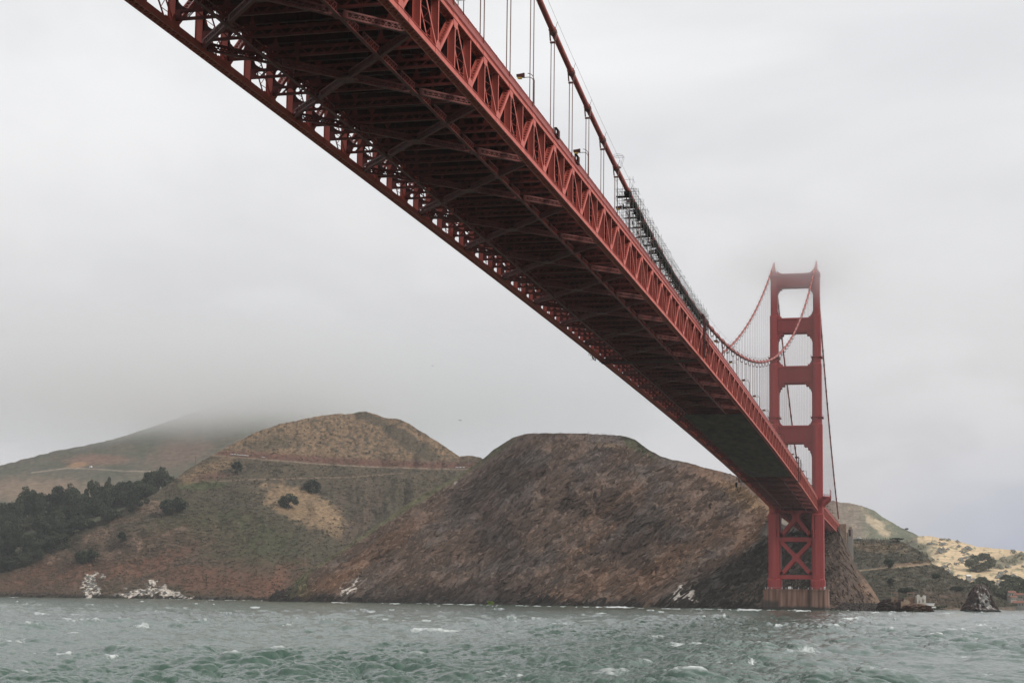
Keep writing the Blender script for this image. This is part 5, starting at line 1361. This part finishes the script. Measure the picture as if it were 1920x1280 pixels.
# ------------------------------------------------------------------ cars, people, poles
def car_proto(van=False):
    r_ = empty('camper_van' if van else 'parked_car', (0, 0, 0), 'x', 'camper van' if van else 'car')
    mb = MB(); L_, W_, H_ = (7.2, 2.3, 2.9) if van else (4.5, 1.8, 1.45)
    if van: pts = [(-L_/2, .45), (L_/2, .45), (L_/2, 1.3), (L_/2-.5, 1.45), (L_/2-.9, H_), (-L_/2, H_)]
    else: pts = [(-L_/2, .35), (L_/2, .35), (L_/2, .8), (L_/2-1.1, .95), (L_/2-1.9, H_), (-L_/2+.9, H_), (-L_/2+.1, .95)]
    mb.plate([(a, 0, b) for a, b in pts][::-1], (0, 1, 0), W_); part('body', mb, M_WHITE, r_)
    mb = MB()
    if van: mb.box((-2.6, -W_/2-.02, 1.6), (1.6, W_/2+.02, 2.2))
    else: mb.plate([(a, 0, b) for a, b in ((L_/2-1.25, .98), (L_/2-1.95, H_-.1), (-L_/2+1.0, H_-.1), (-L_/2+.4, .98))], (0, 1, 0), W_+.03)
    part('window', mb, M_GLASS, r_)
    for a in (-L_*.3, L_*.3):
        for s_ in (-1, 1):
            mb = MB(); mb.tube([(a, s_*(W_/2-.2), .33), (a, s_*(W_/2+.02), .33)], .33, 12); part('wheel', mb, M_TYRE, r_)
    return r_
def road_dir(hn_, x, y, dx=3):
    a = surf(hn_, x-dx, y); b = surf(hn_, x+dx, y); return math.atan2(b[1]-a[1], b[0]-a[0])
cp = None
CARS = [('hillside', 437+q*4.9, 853.2+q*.35, ('leftmost', 'second from the left', 'third from the left', 'middle', 'third from the right', 'second from the right', 'rightmost')[q]+' of the seven white cars parked on the upper road', 'cars parked in a row on the upper road') for q in range(7)]
CARS += [('hillside', 497, 858.5, 'single pale car on the road right of the parked row', None)]
CARS += [('hillside', 858+q*6.0, 877.6, ('left', 'middle', 'right')[q]+' of the three white cars where the road meets the headland', 'three cars by the headland') for q in range(3)]
CARS += [('shore_hill', 1608+q*3.4, 1010.6, ('left', 'right')[q]+' one of two white vehicles on the viewpoint behind the pylon', 'vehicles at the viewpoint') for q in (0, 1)]
for hn_, x, y, lb, g in CARS:
    if cp is None: cp = car_proto(); o = cp
    else: o = copy_tree(cp)
    p = surf(hn_, x, y); o.location = tuple(float(v) for v in p+arr(0, -2.5, .6)); o.rotation_euler = (0, 0, road_dir(hn_, x, y)); o['label'] = lb
    if g: o['group'] = g
    elif 'group' in o: del o['group']
o = car_proto(True); p = surf('foggy_ridge', 175, 878); o.location = tuple(p+arr(0, -6, .8)); o.rotation_euler = (0, 0, road_dir('foggy_ridge', 175, 878)); o['label'] = 'white camper van driving the road on the foggy ridge'; o.scale = (1.25, 1.25, 1.2)
def person_mesh():
    bm = bpy.data.meshes.new('person')
    V = [(0, 0, .95), (0, 0, 1.2), (0, 0, 1.45), (0, 0, 1.55), (0, 0, 1.72), (.11, 0, .9), (.13, .03, .5), (.12, -.02, .07), (.12, .12, .03), (-.11, 0, .9), (-.13, -.05, .5), (-.12, -.05, .07), (-.12, .09, .03), (.2, 0, 1.42), (.27, 0, 1.15), (.25, .1, .92), (-.2, 0, 1.42), (-.27, 0, 1.15), (-.25, .1, .92)]
    E_ = [(0, 1), (1, 2), (2, 3), (3, 4), (0, 5), (5, 6), (6, 7), (7, 8), (0, 9), (9, 10), (10, 11), (11, 12), (2, 13), (13, 14), (14, 15), (2, 16), (16, 17), (17, 18)]
    bm.from_pydata(V, E_, []); o = bpy.data.objects.new('person_source', bm); col.objects.link(o)
    md = o.modifiers.new('s', 'SKIN'); rad = [.15, .14, .17, .07, .10, .09, .07, .05, .05, .09, .07, .05, .05, .06, .05, .04, .06, .05, .04]
    for v, r in zip(bm.skin_vertices[0].data, rad): v.radius = (r, r)
    bm.skin_vertices[0].data[0].use_root = True
    o.modifiers.new('u', 'SUBSURF').levels = 1
    dg = bpy.context.evaluated_depsgraph_get(); me = bpy.data.meshes.new_from_object(o.evaluated_get(dg)); bpy.data.objects.remove(o)
    me.materials.clear(); me.materials.append(mat('dark_clothing', (.06, .06, .08), .9, .1, var=.4, scale=1.3)); return me
pm = person_mesh()
for ip_, x in enumerate((1006, 1050, 1079, 1101, 1103.5, 1120, 1128, 1132, 1143)):
    p = surf('headland', x, 812.5); o = link('person', pm, None, p+arr(0, 2.0, .2), rz=x)
    tag(o, ('leftmost', 'second from the left', 'third from the left', 'fourth from the left', 'middle', 'fourth from the right', 'third from the right', 'second from the right', 'rightmost')[ip_]+' of the nine people in dark clothes on top of the headland', 'person', 'people on the headland top')
for q in range(22):
    x = 1604+q*3.5+rg.uniform(-1, 1); p = surf('shore_hill', x, 1011.5); o = link('person', pm, None, p+arr(0, 1.0, .4), rz=q)
    o.scale = (1.2, 1.2, 1.1); tag(o, 'person in dark clothes in the crowd at the right-hand viewpoint', 'person', 'crowd at the viewpoint')
for hn_, x, y, h_, lb in (('hillside', 538, 808, 18, 'lone utility pole on the golden upper hillside'), ('foggy_ridge', 486, 806, 16, 'utility pole in the fog left of the golden hill'), ('hillside', 366, 876, 20, 'utility pole on the grass shoulder left of the parked cars')):
    p = surf(hn_, x, y); D = math.hypot(p[0]-CAM[0], p[1]-CAM[1]); h_ = h_*D/FPX
    mb = MB(); mb.tube([(0, 0, -1), (0, 0, h_)], [.28, .18], 8); mb.box((-1.3, -.12, h_-1.4), (1.3, .12, h_-1.15)); mb.box((-1.0, -.12, h_-2.6), (1.0, .12, h_-2.4))
    tag(link('utility_pole', mb.mesh('utility_pole', M_WOOD), None, p), lb, 'utility pole')
# bright bush at the foot of the headland
V, F = crown('round', 77); mb = MB(); mb.raw(V*[6.5, 5, 4.2], F); p = on_z(923, 1133.5)
tag(link('green_bush', mb.mesh('green_bush', M_BUSH), None, surf('headland', 923, 1131)), 'bright yellow-green bush at the waterline below the headland', 'bush')
# gulls
def gull(px, py, D, span, label, rz):
    c = at_d(px, py, D); mb = MB()
    mb.tube([(0, -.22, 0), (0, -.1, .02), (0, .1, .03), (0, .2, .05), (0, .27, .04)], [.01, .055, .06, .045, .01], 8)
    for s_ in (-1, 1):
        V = [(s_*.03, -.07, .03), (s_*.03, .1, .04), (s_*.3, .12, .16), (s_*.3, -.06, .15), (s_*.62, .0, .10), (s_*.6, -.05, .10)]
        V += [(a, b, e_-.015) for a, b, e_ in V]
        mb.raw(V, [[0, 1, 2, 3], [3, 2, 4, 5], [6, 9, 8, 7], [9, 11, 10, 8], [0, 3, 9, 6], [3, 5, 11, 9], [1, 7, 8, 2], [2, 8, 10, 4], [4, 10, 11, 5]])
    o = tag(link('seabird', mb.mesh('seabird', M_LETTER), None, c, rz), label, 'bird'); o.scale = (span,)*3; return o
gull(1005, 1190, 190, 1.1, 'black seabird skimming the waves near the bottom centre', .5)
gull(863, 788, 420, 1.1, 'tiny bird in the sky right of the golden peak', 1.0)
gull(811, 686, 500, 1.1, 'tiny bird in the open sky above the hills', 2.0)

# ------------------------------------------------------------------ air
def volume_mat(name, color, dens, g=0.0):
    M = bpy.data.materials.new(name); M.use_nodes = True; t = M.node_tree; t.nodes.clear()
    v = t.nodes.new('ShaderNodeVolumePrincipled'); v.inputs['Color'].default_value = (*color, 1); v.inputs['Density'].default_value = dens; v.inputs['Anisotropy'].default_value = g
    o = t.nodes.new('ShaderNodeOutputMaterial'); t.links.new(v.outputs[0], o.inputs['Volume']); return M, t, v
M_HAZE, _, _ = volume_mat('air_haze', (.95, .96, 1.0), .000042, .3)
mb = MB(); mb.box((-6200, -1400, -8.5), (4200, 5800, 520))
tag(link('haze', mb.mesh('haze', M_HAZE)), 'pale even sea haze in the air', kind='stuff')

def fog_bank(name, c, size, zr, dens, scale, label, g=.78):
    M, t, v = volume_mat(name+'_air', (.9995, .9995, .9995), 1.0, g); L = t.links.new
    geo = t.nodes.new('ShaderNodeTexCoord'); sp = t.nodes.new('ShaderNodeSeparateXYZ'); L(geo.outputs['Object'], sp.inputs[0])
    def mm(op, a, b=None, clamp=False):
        n = t.nodes.new('ShaderNodeMath'); n.operation = op; n.use_clamp = clamp
        for i_, q in enumerate((a, b)):
            if q is None: continue
            if isinstance(q, (int, float)): n.inputs[i_].default_value = q
            else: L(q, n.inputs[i_])
        return n.outputs[0]
    ux = mm('DIVIDE', sp.outputs[0], size[0]); uy = mm('DIVIDE', sp.outputs[1], size[1])
    r2 = mm('ADD', mm('MULTIPLY', ux, ux), mm('MULTIPLY', uy, uy))
    uz = mm('DIVIDE', mm('SUBTRACT', sp.outputs[2], size[2]*.35), size[2]*.65); uz = mm('MAXIMUM', uz, 0.0); r2 = mm('ADD', r2, mm('MULTIPLY', uz, uz))
    fall = mm('SUBTRACT', 1.0, r2, True); fall = mm('POWER', fall, 1.5)
    nz = t.nodes.new('ShaderNodeTexNoise'); nz.inputs['Scale'].default_value = scale; nz.inputs['Detail'].default_value = 3; L(geo.outputs['Object'], nz.inputs['Vector'])
    zz = mm('ADD', sp.outputs[2], mm('MULTIPLY', mm('SUBTRACT', nz.outputs[0], .5), zr*1.1))
    ramp = t.nodes.new('ShaderNodeMapRange'); ramp.interpolation_type = 'SMOOTHSTEP'; L(zz, ramp.inputs[0]); ramp.inputs[1].default_value = 0; ramp.inputs[2].default_value = zr; 
    L(mm('MULTIPLY', mm('MULTIPLY', ramp.outputs[0], fall), dens), v.inputs['Density'])
    mb = MB(); mb.box((-size[0], -size[1], -zr*.3), size)
    o = link(name, mb.mesh(name, M), None, c); return tag(o, label, kind='stuff')
fog_bank('fog_bank', (0, -10, 190), (66, 50, 62), 38, .024, .03, 'thin fog swallowing the top of the bridge tower')
fc = at_d(400, 900, 3500)
fog_bank('hill_fog', (fc[0], fc[1], 295), (1150, 900, 300), 105, .0052, .004, 'low cloud lying over the left ridge')
